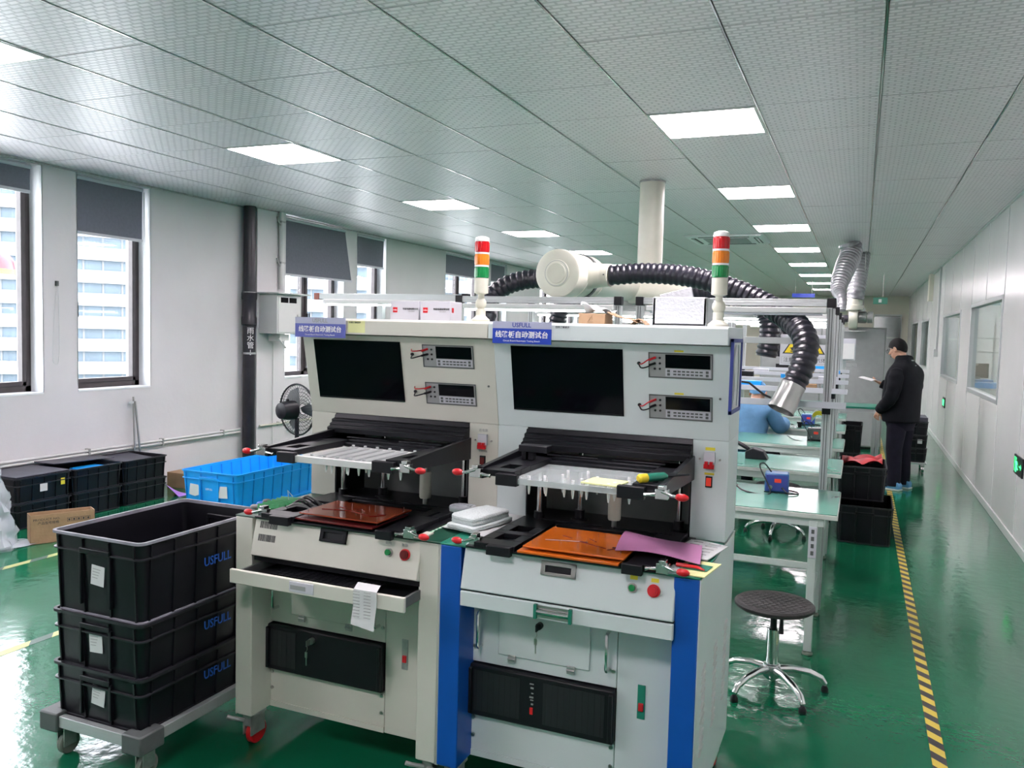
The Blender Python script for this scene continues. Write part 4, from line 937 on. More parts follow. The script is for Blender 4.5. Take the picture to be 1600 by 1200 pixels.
# big blue crates
for j, (h, z, lab) in enumerate(((.20, 0, 'lower bright blue crate of the two beside the fan'), (.262, .195, 'upper open bright blue crate with torn white labels'))):
    t, at_ = crate('storage_crate', lab, (-4.30, 5.13, z), 0, .53, 1.04, h, 'blueplastic', 'blueplastic', 'blue crates', taper=.018)
    if j:
        y_ = at_(.13)[1]
        MB().prism([(-.185, .085), (-.175, .165), (-.100, .160), (-.085, .09), (-.13, .075)], -y_-.011, -y_-.009, 'y').build('torn_label', 'paper', t)
        MB().prism([(.085, .08), (.10, .165), (.165, .17), (.17, .085)], -y_-.011, -y_-.009, 'y').build('torn_label', 'paper', t)
        text('lettering', 'USFULL', .02, 'white', t, front(.0, -y_-.010, .135))
# carton
t = thing('open_carton', 'open brown cardboard carton on the floor before the black crates', 'carton', (-5.115, 3.83, 0), math.radians(62))
Lc, Wc, Hc = .40, .115, .20
MB().box(0, Lc, 0, Wc, 0, .005).box(0, Lc, 0, .005, 0, Hc).box(0, Lc, Wc-.005, Wc, 0, Hc).box(0, .005, 0, Wc, 0, Hc).box(Lc-.005, Lc, 0, Wc, 0, Hc).build('carton_walls', 'card', t, bevel=.001)
text('lettering', 'PRODUCT NO.', .022, 'print', t, front(.10, -.0006, .165), sx_=1.1); text('lettering', '产品型号规格', .022, 'print', t, front(.11, -.0006, .14))
ic = MB()
for k in range(5):
    xx = .225+.030*k
    for q in ((xx, xx+.026, .135, .137), (xx, xx+.026, .160, .162), (xx, xx+.002, .135, .162), (xx+.024, xx+.026, .135, .162)): ic.box(q[0], q[1], -.0008, 0, q[2], q[3])
    ic.box(xx+.008, xx+.018, -.0008, 0, .141, .155)
ic.build('handling_marks', 'print', t)
# plastic wrap bundle far left
t = thing('plastic_wrap', 'crumpled clear plastic bag standing at the left edge by the crates', 'plastic bag', (-5.30, 3.62, 0))
rings = []; n = 30
for k in range(18):
    z = .62*k/17; r = .20-.10*(k/17)**1.6
    rings.append([((r+.022*math.sin(7*2*PI*i/n+k*.7)+.012*math.sin(13*i+k*1.9))*math.cos(2*PI*i/n)-.05*k/17, (r+.022*math.sin(5*2*PI*i/n+k)+.012*math.cos(11*i+k*2.1))*math.sin(2*PI*i/n), z) for i in range(n)])
MB().ringset(rings).build('wrap_skin', 'bag', t)
MB().sheet(lambda u, v: (-.22+.42*u, -.2+.46*v, .006+.015*abs(math.sin(7*u+3*v))), 12, 12, .002).build('wrap_skirt', 'bag', t)
# items by the wall behind
t = thing('flat_carton', 'closed brown carton between black crates and blue crate', 'carton', (-5.90, 5.80, 0)); box(0, .30, 0, .30, 0, .14).build('carton', 'card', t, bevel=.002); box(.0, .301, .14, .16, .139, .1405).build('tape_strip', 'cardin', t)
t = thing('purple_sheet', 'small purple sheet propped on the floor beyond the black crates', 'sheet', (-5.62, 5.50, 0)); MB().sheet(lambda u, v: (.16*u, .14*v, .10*(1-v)*(1-u)+.005), 4, 4, .002).build('sheet', 'purple', t)
# fan
t = thing('pedestal_fan', 'black industrial fan behind the blue crates', 'fan', (-4.66, 6.1, 0), math.radians(-12))
MB().cyl((0, 0, .03), (0, 0, .70), .02, n=12).lathe([(.20, 0), (.20, .012), (.05, .035), (.02, .05)], 24).build('stand', 'blackmetal', t)
MB().lathe([(.03, -.20), (.072, -.185), (.085, -.12), (.085, -.04), (.05, -.03)], 22, (0, 0, .775), 'y').sphere((0, -.11, .868), .014, .014, .016).build('motor', 'black', t)
cg = MB()
for rr_ in (.05, .085, .12, .155, .19, .225): cg.tube([(rr_*math.cos(2*PI*i/28), .02-.05*(1-(rr_/.23)**2)*-1, .775+rr_*math.sin(2*PI*i/28)) for i in range(29)], .0022, 5)
for i in range(48):
    a = 2*PI*i/48; cg.tube([(.05*math.cos(a), .068, .775+.05*math.sin(a)), (.15*math.cos(a), .055, .775+.15*math.sin(a)), (.228*math.cos(a), .01, .775+.228*math.sin(a)), (.228*math.cos(a), -.02, .775+.228*math.sin(a)), (.15*math.cos(a), -.045, .775+.15*math.sin(a)), (.06*math.cos(a), -.05, .775+.06*math.sin(a))], .0016, 4)
cg.tube([(.230*math.cos(2*PI*i/36), 0, .775+.230*math.sin(2*PI*i/36)) for i in range(37)], .008, 8)
cg.build('wire_guard', 'black', t)
for i in range(3):
    bl = MB().sheet(lambda u, v: (.03+.17*u, .0, 0), 1, 1, .001); a = 2*PI*i/3
    q = MB().add([(.03, .01, -.02), (.19, .02, -.07), (.20, .0, .02), (.16, -.02, .07), (.03, -.01, .02), (.03, .013, -.02), (.19, .023, -.07), (.20, .003, .02), (.16, -.017, .07), (.03, -.007, .02)], [(0, 1, 2, 3, 4), (9, 8, 7, 6, 5), (0, 1, 6, 5), (1, 2, 7, 6), (2, 3, 8, 7), (3, 4, 9, 8), (4, 0, 5, 9)])
    q.xf(Matrix.Translation((0, .02, .775)) @ Matrix.Rotation(a, 4, 'Y')).build('blade', 'greydark', t)
t = thing('stacked_carton', 'brown carton on a grey stand behind the fan', 'carton', (-4.62, 6.55, 0)); box(0, .3, 0, .25, .0, .62).build('stand', 'greydark', t, bevel=.004); box(-.02, .28, 0, .25, .62, .88).build('carton', 'card', t, bevel=.002)
# ================================================================== WORK BENCHES
def make_bench():
    t = thing('work_bench', '', 'workbench'); L = 1.20; D = .68
    MB().box(-L, 0, 0, D, .672, .696).build('tabletop', 'desk_edge', t, bevel=.003)
    box(-L+.004, -.004, .004, D-.004, .696, .700).build('bench_mat', 'desk_mat', t, bevel=.001)
    MB().box(-L+.03, -.06, .015, .04, .632, .672).box(-L+.03, -.06, D-.04, D-.015, .632, .672).box(-.125, -.09, .02, D-.02, .632, .672).box(-L+.03, -L+.065, .02, D-.02, .632, .672).build('apron', 'bench_paint', t, bevel=.002)
    for x in (-.108, -L+.05):
        for y in (.028, D-.03):
            box(x-.019, x+.019, y-.019, y+.019, .02, .66).build('leg', 'bench_paint', t, bevel=.003)
            MB().lathe([(.024, 0), (.026, .004), (.024, .012), (.010, .022)], 16, (x, y, 0)).build('foot', 'rubber', t)
    MB().box(-L+.03, -.1, .018, .038, .42, .45).box(-.118, -.098, .04, D-.04, .22, .25).box(-L+.04, -L+.06, .04, D-.04, .22, .25).box(-L+.04, -.1, D-.04, D-.02, .25, .28).build('stretcher', 'bench_paint', t, bevel=.002)
    for x in (-.099, -L+.03):
        MB().box(x-.021, x+.021, D+.012, D+.054, .02, 1.70).build('upright', 'frame_alu', t, bevel=.002)
        sl = MB()
        for q in (-.007, .007): sl.box(x+q-.002, x+q+.002, D+.010, D+.0125, .70, 1.70)
        sl.build('profile_slot', 'greydark', t)
        MB().box(x-.022, x+.022, D-.005, D+.056, 1.12, 1.163).build('shelf_bracket', 'black', t, bevel=.002)
    MB().box(-L-.01, .002, D-.10, D+.012, 1.168, 1.188).box(-L-.01, .002, D-.105, D-.10, 1.160, 1.196).build('shelf', 'whitecard', t, bevel=.002)
    MB().box(-L+.052, -.12, D+.015, D+.051, 1.712, 1.752).box(-L+.052, -.12, D+.012, D+.016, 1.727, 1.737).build('top_beam', 'frame_alu', t, bevel=.002)
    for x in (-.099, -L+.03): box(x-.024, x+.024, D+.008, D+.058, 1.705, 1.757).build('end_cap', 'black', t, bevel=.003)
    MB().box(-L+.052, -.12, D+.022, D+.050, 1.50, 1.535).build('middle_rail', 'frame_alu', t, bevel=.002)
    lamp = MB().box(-L+.08, -.12, D-.03, D+.03, 1.672, 1.704).build('lamp_housing', 'whitemetal', t, bevel=.004)
    box(-L+.10, -.14, D-.018, D+.018, 1.660, 1.673).build('tube_lamp', 'tube_light', lamp, bevel=.004)
    box(-.127, -.089, .002, .008, .48, .632).build('socket_strip', 'whitecard', t, bevel=.002)
    so = MB()
    for k in range(4): so.box(-.115, -.101, .0005, .003, .495+.035*k, .515+.035*k)
    so.build('sockets', 'greydark', t)
    return t
bench = None
rown = ['nearest', 'second', 'third', 'fourth', 'farthest']; un = ['at the aisle', 'one place left of the aisle', 'closest to the windows']
BY = [4.17+1.31*k for k in range(5)]
for k in range(5):
    for j in range(2):
        t = make_bench() if bench is None else copy_tree(bench)
        if bench is None: bench = t
        t.location = (-.062-.012*k-1.205*j, BY[k], 0); t['group'] = 'work benches in rows'
        t['label'] = 'green-topped work bench with shelf and lamp rail, %s row, %s' % (rown[k], un[j])
# first bench's lamp is off
for o in [x for x in COL.objects if x.parent and x.parent.name == 'lamp_housing' and x.parent.parent and x.parent.parent.name == 'work_bench']:
    o.data = o.data.copy(); o.data.materials.clear(); o.data.materials.append(M['whitecard'])
t = thing('lamp_gantry', 'aluminium lamp rail with lit tube reaching left above the cream machine', 'lamp', (-2.42, 4.87, 0))
box(-1.15, 0, 0, .04, 1.722, 1.762).build('top_beam', 'frame_alu', t, bevel=.002); box(-1.165, -1.12, -.002, .042, 1.719, 1.765).build('end_cap', 'brown_board', t, bevel=.002); box(-.0, .045, -.002, .042, 1.716, 1.768).build('end_cap', 'black', t, bevel=.002)
for x in (-.02, -.62): box(x-.02, x+.02, .0, .04, 0, 1.722).build('upright', 'frame_alu', t, bevel=.002)
lh = box(-1.08, -.03, -.01, .05, 1.692, 1.722).build('lamp_housing', 'whitemetal', t, bevel=.003); box(-1.06, -.05, .0, .04, 1.680, 1.693).build('tube_lamp', 'tube_light', lh, bevel=.004)
MB().box(-.60, -.04, .0, .04, .3, .34).box(-.60, -.04, .0, .04, 1.1, 1.14).build('cross_rail', 'frame_alu', t, bevel=.002)
# pink end cap & far left
# ---------- things on benches
def station(loc, rz, label, body='stationblue'):
    t = thing('soldering_station', label, 'soldering station', loc, rz, 'soldering stations')
    box(-.062, .062, -.05, .06, .004, .105).build('case', body, t, bevel=.008)
    box(-.056, .056, -.054, -.049, .012, .098).build('front_panel', 'inknavy' if body != 'black' else 'greydark', t, bevel=.002)
    box(-.012, .022, -.056, -.053, .058, .078).build('display', 'redlit', t); MB().cyl((-.032, -.054, .032), (-.032, -.066, .032), .010, n=14).build('knob', 'steel', t); MB().cyl((.03, -.054, .03), (.03, -.060, .03), .006, n=10).build('port', 'black', t)
    MB().tube(bez([(.03, -.058, .03), (.06, -.09, .01), (.11, -.05, .006), (.10, .0, .006), (.05, .04, .006)], 5), .004, 6).tube(bez([(-.03, .0, .105), (-.07, .0, .15), (-.09, -.03, .13), (-.03, -.10, .006), (-.16, -.09, .006), (-.22, -.03, .03)], 5), .004, 6).build('cable', 'black', t)
    MB().box(-.064, .064, -.045, .055, .0, .006).build('feet', 'black', t)
    return t
station((-.385, 4.66, .70), math.radians(4), 'blue soldering station with red display on the nearest bench')
station((-.72, 4.72, .70), math.radians(20), 'dark blue soldering station half hidden behind the right machine', 'inknavy')
station((-.31, 7.20, .70), 0, 'black soldering station beside the bench upright', 'black')
station((-.44, 8.50, .70), 0, 'teal soldering station on the bench under the yellow bag', 'stationblue')
t = thing('black_tool', 'dark wedge-shaped tool lying on the second bench', 'tool', (-.70, 5.88, .70)); MB().prism([(0, 0), (.15, 0), (.12, .055), (.05, .075), (.0, .05)], -.05, .06, 'y').tube([(.02, 0, .06), (-.06, .02, .10), (-.14, .03, .10)], .015, 8).build('body', 'black', t, bevel=.006)
t = thing('yellow_bag', 'white bag with yellow print hanging beside the bench upright', 'bag', (-.40, 8.22, .78)); 
MB().sheet(lambda u, v: (.15*u, .06*v+.02*math.sin(5*u), .09*math.sin(PI*min(1, u*.8+.1))-.04*v+.02*math.sin(8*u+4*v)), 10, 6, .003).build('bag_skin', 'paper', t)
MB().sheet(lambda u, v: (.015+.09*u, -.012+.03*v+.02*math.sin(5*(u*.6+.1)), .012+.072*math.sin(PI*min(1, u*.5+.2))-.04*v), 6, 4, .002).build('yellow_print', 'yellow', t)
tag(MB().box(-.52, -.47, 8.14, 8.20, .70, .705).cyl((-.495, 8.17, .705), (-.495, 8.17, .74), .018, n=12).box(-.52, -.47, 8.15, 8.19, .74, .755).build('solder_reel', 'black', bevel=.002), 'small black reel stand on the fourth bench', 'reel stand')
# yellow plug on shelf
t = thing('yellow_connector', 'round yellow connector lying on the shelf by the document frame', 'connector', (-.635, 4.80, 1.192)); MB().lathe([(.012, -.01), (.018, 0), (.018, .01), (.008, .02)], 14, (0, 0, .018), 'y').box(-.03, -.01, -.01, .01, .005, .02).build('plug', 'yellow', t); MB().tube(bez([(-.01, 0, .02), (-.06, .02, .03), (-.10, .0, .01)], 4), .004, 6).build('wire', 'black', t)
# shelf goods on farther shelves
goods = [(-.80, 1, 'blueplastic', .16, .035), (-.45, 1, 'card', .18, .03), (-.62, 2, 'blueplastic', .22, .04), (-.32, 2, 'whitecard', .16, .03), (-.95, 2, 'black', .10, .05), (-.66, 3, 'card', .24, .03), (-.28, 3, 'blueplastic', .10, .04), (-1.0, 3, 'whitecard', .15, .03), (-.55, 4, 'blueplastic', .20, .05), (-.9, 4, 'black', .14, .05)]
nmz = {'blueplastic': 'blue component tray', 'card': 'brown carton', 'whitecard': 'white carton', 'black': 'black component tray'}
for x, k, m_, w_, h in goods:
    D_ = BY[k]+.60
    o = box(x, x+w_, D_-.01, D_+.07, 1.189, 1.189+h).build('shelf_tray' if 'tray' in nmz[m_] else 'shelf_carton', m_, None, bevel=.002)
    tag(o, '%s on the shelf of the %s bench row, %s' % (nmz[m_], rown[k], 'near the upright' if x > -.5 else 'midway along' if x > -.75 else 'toward the machine'), 'tray' if 'tray' in nmz[m_] else 'box', 'goods on bench shelves')
# clear sheets on the row 2 shelf
# ---------- hazard sign board behind first row
t = thing('warning_board', 'white board with yellow warning triangles and Chinese gas warning behind the hose', 'sign', (-.527, 6.12, 1.345))
box(0, .318, 0, .006, 0, .215).build('board', 'whitecard', t, bevel=.001)
for cx_ in (.085, .232):
    MB().prism([(cx_-.068, .080), (cx_+.068, .080), (cx_, .192)], -.002, 0, 'y').build('triangle_border', 'print', t)
    MB().prism([(cx_-.054, .087), (cx_+.054, .087), (cx_, .178)], -.003, -.002, 'y').build('triangle_field', 'yellow', t)
tx = t
MB().cyl((.085, -.0035, .115), (.085, -.0045, .115), .012, n=12).box(.070, .100, -.0045, -.0035, .095, .101).box(.066, .078, -.0045, -.0035, .118, .123).build('symbol', 'print', t)
MB().box(.215, .250, -.0045, -.0035, .096, .102).box(.222, .230, -.0045, -.0035, .102, .135).box(.230, .252, -.0045, -.0035, .118, .124).box(.208, .216, -.0045, -.0035, .112, .128).build('symbol', 'print', t)
for xa, xb, s in ((.012, .105, '注意'), (.165, .312, '有毒气体')):
    MB().box(xa, xb, -.001, 0, .012, .013).box(xa, xb, -.001, 0, .059, .060).box(xa, xa+.001, -.001, 0, .012, .06).box(xb-.001, xb, -.001, 0, .012, .06).build('text_frame', 'print', t)
    text('lettering', s, .034, 'print', t, front((xa+xb)/2, -.001, .036))
tag(box(-1.36, -.92, 17.98, 18.0, 2.38, 2.46).build('hanging_sign', 'signblue'), 'small dark blue sign hanging from the ceiling far down the room', 'sign')
hs_ = [o for o in COL.objects if o.name == 'hanging_sign'][0]
for x in (-1.3, -.98): MB().cyl((x, 17.99, 2.46), (x, 17.99, ZC), .004, n=6).build('hanging_rod', 'steel', hs_)
# ================================================================== DUCT AND HOSES
t = thing('extraction_duct', 'cream extraction duct with round end cap and ceiling riser above the benches', 'duct', (-1.77, 4.90, 1.90))
ax = Vector((.10, 1.0, 0)).normalized()
def rot_y(mb):
    return mb.xf(Matrix.Rotation(-math.atan2(.10, 1.0), 4, 'Z'))
rot_y(MB().lathe([(.075, -.020), (.08, -.018), (.085, -.010), (.140, -.010), (.150, -.004), (.152, .03), (.145, .035)], 40, axis='y')).build('end_cap', 'duct', t)
rot_y(MB().lathe([(.055, -.026), (.062, -.026), (.066, -.018), (.07, -.014)], 32, axis='y')).build('cap_hub', 'ivory', t)
rot_y(MB().lathe([(.072, -.0195), (.080, -.0195), (.080, -.0185), (.072, -.0185)], 40, axis='y')).build('cap_groove', 'greyfab', t)
rot_y(MB().lathe([(.145, .034), (.145, .15), (.150, .152), (.150, .165), (.145, .167), (.140, .42), (.146, .425), (.146, .44), (.118, .46), (.118, 1.70)], 36, axis='y')).build('main_pipe', 'duct', t)
rot_y(MB().lathe([(.149, .30), (.151, .30), (.151, .33), (.149, .33)], 36, axis='y')).build('band_clamp', 'greydark', t)
MB().cyl((.17, 1.70, -.05), (.17, 1.70, ZC-1.90), .099, n=40).build('ceiling_riser', 'duct', t)
MB().lathe([(.10, ZC-1.90-.012), (.106, ZC-1.90-.012), (.106, ZC-1.90)], 40, (.17, 1.70, 0)).build('riser_collar', 'galv', t)
MB().tube([(.06, .22, 0), (.24, .20, 0)], [.10, .072], 28).cyl((.24, .20, 0), (.285, .195, 0), .074, n=28).build('right_branch', 'duct', t)
MB().tube([(.14, 1.25, -.05), (.45, 1.20, -.05), (.62, 1.19, -.05)], [.085, .085, .085], 28).build('rear_branch', 'duct', t)
MB().tube([(-.05, .22, 0), (-.16, .22, -.01)], [.10, .068], 28).build('left_branch', 'duct', t)
MB().cyl((.262, .12, .0), (.262, .115, .0), .005, n=8).build('branch_screw', 'greydark', t)
def hose(label, pts, radii, pitch=.038, m='hose', name='extraction_hose', nseg=10, group=None, amp=.09):
    P = bez(pts, nseg); Rr = []
    n_ = len(P)
    L = [0]
    for i in range(1, n_): L.append(L[-1]+(P[i]-P[i-1]).length)
    T = L[-1]; N = int(T/pitch)*4
    pp, rr = [], []
    for i in range(N+1):
        s = T*i/N
        k = min(max(j for j in range(n_) if L[j] <= s+1e-9), n_-2); f = (s-L[k])/max(1e-9, L[k+1]-L[k]); pp.append(P[k].lerp(P[k+1], f))
        u = s/T*(len(radii)-1); q = min(int(u), len(radii)-2); r = radii[q]+(radii[q+1]-radii[q])*(u-q)
        ph = i % 4; rr.append(r*(1+(0, amp, amp*.9, -.03)[ph]))
    o = MB().tube(pp, rr, 22).build(name, m); tag(o, label, 'hose', group); return o
G = 'black extraction hoses'
h = hose('large black ribbed hose arching right from the duct and drooping over the benches', [(-1.49, 5.095, 1.90), (-1.25, 5.12, 1.915), (-.95, 5.10, 1.885), (-.68, 5.08, 1.80), (-.51, 5.04, 1.718), (-.402, 4.97, 1.652), (-.312, 4.84, 1.58), (-.276, 4.77, 1.494), (-.286, 4.72, 1.385), (-.320, 4.69, 1.293), (-.335, 4.68, 1.262)], [.060, .060, .060, .060, .060, .062, .063, .064, .064, .062, .060], group=G)
t = thing('hose_nozzle', 'steel hood nozzle at the end of the drooping black hose', 'nozzle', (-.335, 4.68, 1.262))
dv = Vector((-.055, -.05, -.14)).normalized()
MB().tube([dv*-.02, dv*.0, dv*.005, dv*.13], [.068, .068, .066, .070], 32, False).tube([dv*.13, dv*.01], [.066, .062], 32, False).tube([dv*.125, dv*.132], [.072, .072], 32, False).build('steel_cone', 'steel', t)
MB().tube([dv*.06+Vector((-.08, -.01, .0)), dv*.06+Vector((-.12, 0, .015)), dv*.06+Vector((-.20, .01, .075)), dv*.06+Vector((-.30, .02, .085))], .006, 6).build('bracket_arm', 'black', t)
hose('black ribbed hose curving left and down behind the left signal tower', [(-1.93, 5.12, 1.885), (-2.06, 5.11, 1.875), (-2.20, 5.08, 1.83), (-2.30, 5.05, 1.74), (-2.29, 5.02, 1.62), (-2.30, 5.0, 1.55), (-2.31, 5.0, 1.45)], [.060, .060, .060, .058, .05, .045, .045], group=G)
hose('second black hose running level behind the foam box', [(-1.15, 6.08, 1.85), (-.95, 6.08, 1.85), (-.75, 6.1, 1.80), (-.62, 6.12, 1.70), (-.60, 6.12, 1.55), (-.62, 6.12, 1.40)], [.082, .082, .080, .075, .07, .07], group=G)
hose('short black hose hanging below the duct beside the cardboard', [(-1.86, 6.1, 1.82), (-2.00, 6.05, 1.80), (-2.12, 6.0, 1.72), (-2.16, 6.0, 1.60), (-2.16, 6.0, 1.45)], [.06, .06, .06, .065, .065], group=G)
hose('black hose with steel flange hanging farther back beside the document frame', [(-.80, 7.4, 1.85), (-.68, 7.4, 1.80), (-.62, 7.4, 1.65), (-.64, 7.4, 1.50), (-.66, 7.4, 1.38)], [.06, .06, .06, .06, .06], group=G)
# foil ducts and blower
hose('silver-grey foil duct coming down from the ceiling over the bench ends', [(-.20, 11.2, 2.74), (-.17, 11.2, 2.62), (-.24, 11.0, 2.38), (-.29, 10.8, 2.15), (-.24, 10.6, 2.02), (-.235, 10.55, 1.88)], [.125, .125, .12, .11, .085, .06, .05], .045, 'foil', 'foil_duct', group='foil ducts', amp=.06)
hose('straight grey foil duct above the blower', [(-.06, 12.6, 2.745), (-.08, 12.5, 2.5), (-.10, 12.4, 2.22), (-.11, 12.4, 2.10)], [.115, .115, .115, .11], .045, 'foil', 'foil_duct', group='foil ducts', amp=.06)
t = thing('blower', 'cream centrifugal blower with motor hanging under the foil duct', 'blower', (-.12, 12.4, 1.85))
MB().lathe([(.10, .26), (.112, .24), (.112, .17), (.13, .16), (.13, .10), (.07, .09), (.065, .0)], 28).build('inlet_collar', 'duct', t)
MB().lathe([(.05, -.06), (.14, -.055), (.145, -.04), (.145, .04), (.14, .055), (.05, .06)], 28, (0, 0, -.03), 'x').build('volute', 'duct', t)
MB().lathe([(.075, .06), (.08, .07), (.08, .16), (.065, .17), (.065, .18), (.078, .185), (.078, .245), (.06, .25)], 20, (0, 0, 0), 'x').build('motor', 'galv', t)
mf = MB()
for k in range(8): mf.lathe([(.080, .075+.01*k), (.086, .077+.01*k), (.080, .079+.01*k)], 16, (0, 0, 0), 'x')
mf.box(.08, .15, -.05, .05, .08, .12).build('cooling_fins', 'galv', t)
MB().tube([(-.06, 0, -.02), (-.16, 0, -.03), (-.20, 0, -.06)], [.05, .055, .05], 16).build('outlet_hose', 'hose', t)
MB().cyl((.01, 0, .26), (.01, 0, ZC-1.85), .006, n=6).cyl((.12, 0, .1), (.12, 0, ZC-1.85), .006, n=6).box(-.14, .16, -.10, .10, -.20, -.185).build('hanger_rods', 'galv', t)
# ceiling cassette
t = thing('air_conditioner', 'white four-way cassette air conditioner set in the ceiling', 'air conditioner', (-1.60, 10.65, ZC))
s = .47
MB().prism([(-s, 0), (s, 0), (s-.03, -.022), (-s+.03, -.022)], -s, s, 'y').build('panel', 'white', t, bevel=.004)
for a in range(4):
    o = MB().box(-.30, .30, -.40, -.345, -.026, -.021).build('air_slot', 'black', t); o.rotation_euler = (0, 0, a*PI/2)
    o = MB().box(-.30, .30, -.39, -.365, -.032, -.026).build('louver_blade', 'whitemetal', t, bevel=.002); o.rotation_euler = (math.radians(0), 0, a*PI/2)
box(-.26, .26, -.26, .26, -.030, -.022).build('intake_grille', 'led_grey', t, bevel=.004)
# ================================================================== STOOLS
def stool(loc, rz, label, seatz=.385):
    t = thing('round_stool', label, 'stool', loc, rz, 'round laboratory stools')
    st = MB().lathe([(.02, seatz-.024), (.155, seatz-.022), (.168, seatz-.012), (.168, seatz-.002), (.158, seatz+.006), (.02, seatz+.005)], 48).build('seat', 'foam', t)
    hx = MB()
    for i in range(-5, 6):
        for j in range(-5, 6):
            x, y = .030*i+.015*(j % 2), .026*j
            if x*x+y*y < .138**2: hx.lathe([(.0145, seatz+.004), (.0135, seatz+.0075)], 6, (x, y, 0))
    hx.build('hex_pads', 'foam', st)
    sc = MB()
    for a in range(4): sc.cyl((.055*math.cos(a*PI/2+.5), .055*math.sin(a*PI/2+.5), seatz), (.055*math.cos(a*PI/2+.5), .055*math.sin(a*PI/2+.5), seatz+.0085), .008, n=10)
    sc.build('seat_screws', 'black', st)
    MB().box(-.06, .06, -.06, .06, seatz-.034, seatz-.024).cyl((0, 0, .26), (0, 0, seatz-.03), .014, n=14).build('lift_plate', 'black', t)
    MB().lathe([(.026, .10), (.026, .27), (.022, .275)], 24).build('gas_column', 'chrome', t)
    MB().tube([(.02, -.0, seatz-.04), (.035, -.03, seatz-.05), (.035, -.035, seatz-.12)], [.006, .007, .012], 8).build('lift_lever', 'black', t)
    MB().lathe([(.012, .04), (.034, .06), (.040, .095), (.036, .115), (.026, .12)], 20).build('hub', 'chrome', t)
    for k in range(5):
        a = 2*PI*k/5+.35; c, s_ = math.cos(a), math.sin(a)
        MB().tube([(.02*c, .02*s_, .095), (.09*c, .09*s_, .098), (.16*c, .16*s_, .085), (.215*c, .215*s_, .060), (.232*c, .232*s_, .035)], [.017, .016, .015, .014, .012], 10).build('leg', 'chrome', t)
        MB().lathe([(.016, 0), (.017, .004), (.015, .018), (.008, .028)], 12, (.232*c, .232*s_, 0)).build('foot_pad', 'black', t)
    return t
stool((-.292, 3.70, 0), 0, 'round black stool with chrome star base in front of the nearest bench')
stool((-.545, 6.72, 0), .5, 'chrome-based stool seen under the nearest bench')
stool((-1.05, 7.75, 0), .2, 'stool of the worker in the blue smock'); 
# ================================================================== AISLE CRATES AND FAR THINGS
t, _a = crate('storage_crate', 'large black crate at the bottom of the aisle stack', (.085, 6.98, 0), 0, .40, .62, .29, group='black crates in the aisle')
t, _a = crate('storage_crate', 'upper black crate with red plastic in the aisle stack', (.055, 7.22, .285), 0, .36, .58, .265, group='black crates in the aisle')
t = thing('red_plastic', 'crumpled red plastic sheet lying on the upper aisle crate', 'plastic sheet', (-.10, 7.10, .515)); MB().sheet(lambda u, v: (.30*u, .34*v, .018+.035*abs(math.sin(6*u+5*v))+.025*math.sin(9*v)*u+.02*u), 18, 14, .002).build('sheet', 'redcloth', t)
t, _a = crate('storage_crate', 'black crate on the floor behind the red plastic crate', (-.06, 9.95, 0), 0, .22, .5, .30, group='black crates in the aisle')
t, _a = crate('storage_crate', 'black crate standing on another under the bench ends', (-.05, 9.95, .298), 0, .22, .5, .31, group='black crates in the aisle')
for j, w_ in enumerate(('lower', 'middle', 'upper')):
    t, _a = crate('storage_crate', '%s black crate of the chrome trolley stack behind the man' % w_, (.60, 10.95, .13+.155*j), 0, .34, .5, .16, group='black crates on the trolley')
    if j == 1: box(-.0, .05, -.012, -.010, -.02, .03).build('label', 'paper', t).location = (.06, -.23, .08)
t = thing('crate_trolley', 'chrome wheeled trolley under the black crates behind the man', 'trolley', (.60, 10.95, 0)); box(-.17, .17, -.25, .25, .105, .125).build('deck', 'chrome', t, bevel=.004)
for sx_, sy_ in ((-1, -1), (1, -1), (-1, 1), (1, 1)): MB().lathe([(.008, -.014), (.042, -.014), (.045, 0), (.042, .014), (.008, .014)], 18, (sx_*.13, sy_*.2, .045), 'x').box(sx_*.13-.02, sx_*.13+.02, sy_*.2-.02, sy_*.2+.02, .07, .105).build('caster', 'chrome', t)
t = thing('lead_carton', 'grey-topped carton on the trolley crates behind the man', 'carton', (.60, 10.95, .60)); box(-.16, .16, -.22, .22, 0, .05).build('carton', 'lid', t, bevel=.004)
# far table by the man, grey cabinet, wall box
t = thing('side_table', 'green-topped steel side table in front of the man', 'table', (-.40, 10.35, 0))
MB().box(-.5, .645, 0, .60, .745, .765).build('tabletop', 'green_mat', t, bevel=.003); MB().box(-.48, .635, .01, .03, .70, .745).box(-.48, .635, .57, .59, .70, .745).box(.605, .635, .03, .57, .70, .745).box(.605, .606, .03, .57, .70, .745).build('apron', 'frame_alu', t); box(-.48, .635, .28, .32, .10, .12).build('foot_rail', 'frame_alu', t)
for x in (-.46, .58, .625):
    for y in (.03, .57): box(x-.014, x+.014, y-.014, y+.014, 0, .745).build('leg', 'frame_alu', t, bevel=.002)
t = thing('air_cabinet', 'tall plain grey equipment cabinet behind the man', 'cabinet', (-1.35, 12.55, 0))
box(0, 1.665, 0, .80, .04, 1.715).build('cabinet_shell', 'greypanel', t, bevel=.006); box(.02, .82, -.012, 0, .06, 1.69).build('door', 'led_grey', t, bevel=.003); box(.84, 1.645, -.012, 0, .06, 1.69).build('door', 'led_grey', t, bevel=.003); box(.05, 1.6, .05, .75, 0, .04).build('plinth', 'black', t); box(.86, .875, -.03, -.012, .8, .95).build('door_handle', 'chrome', t)
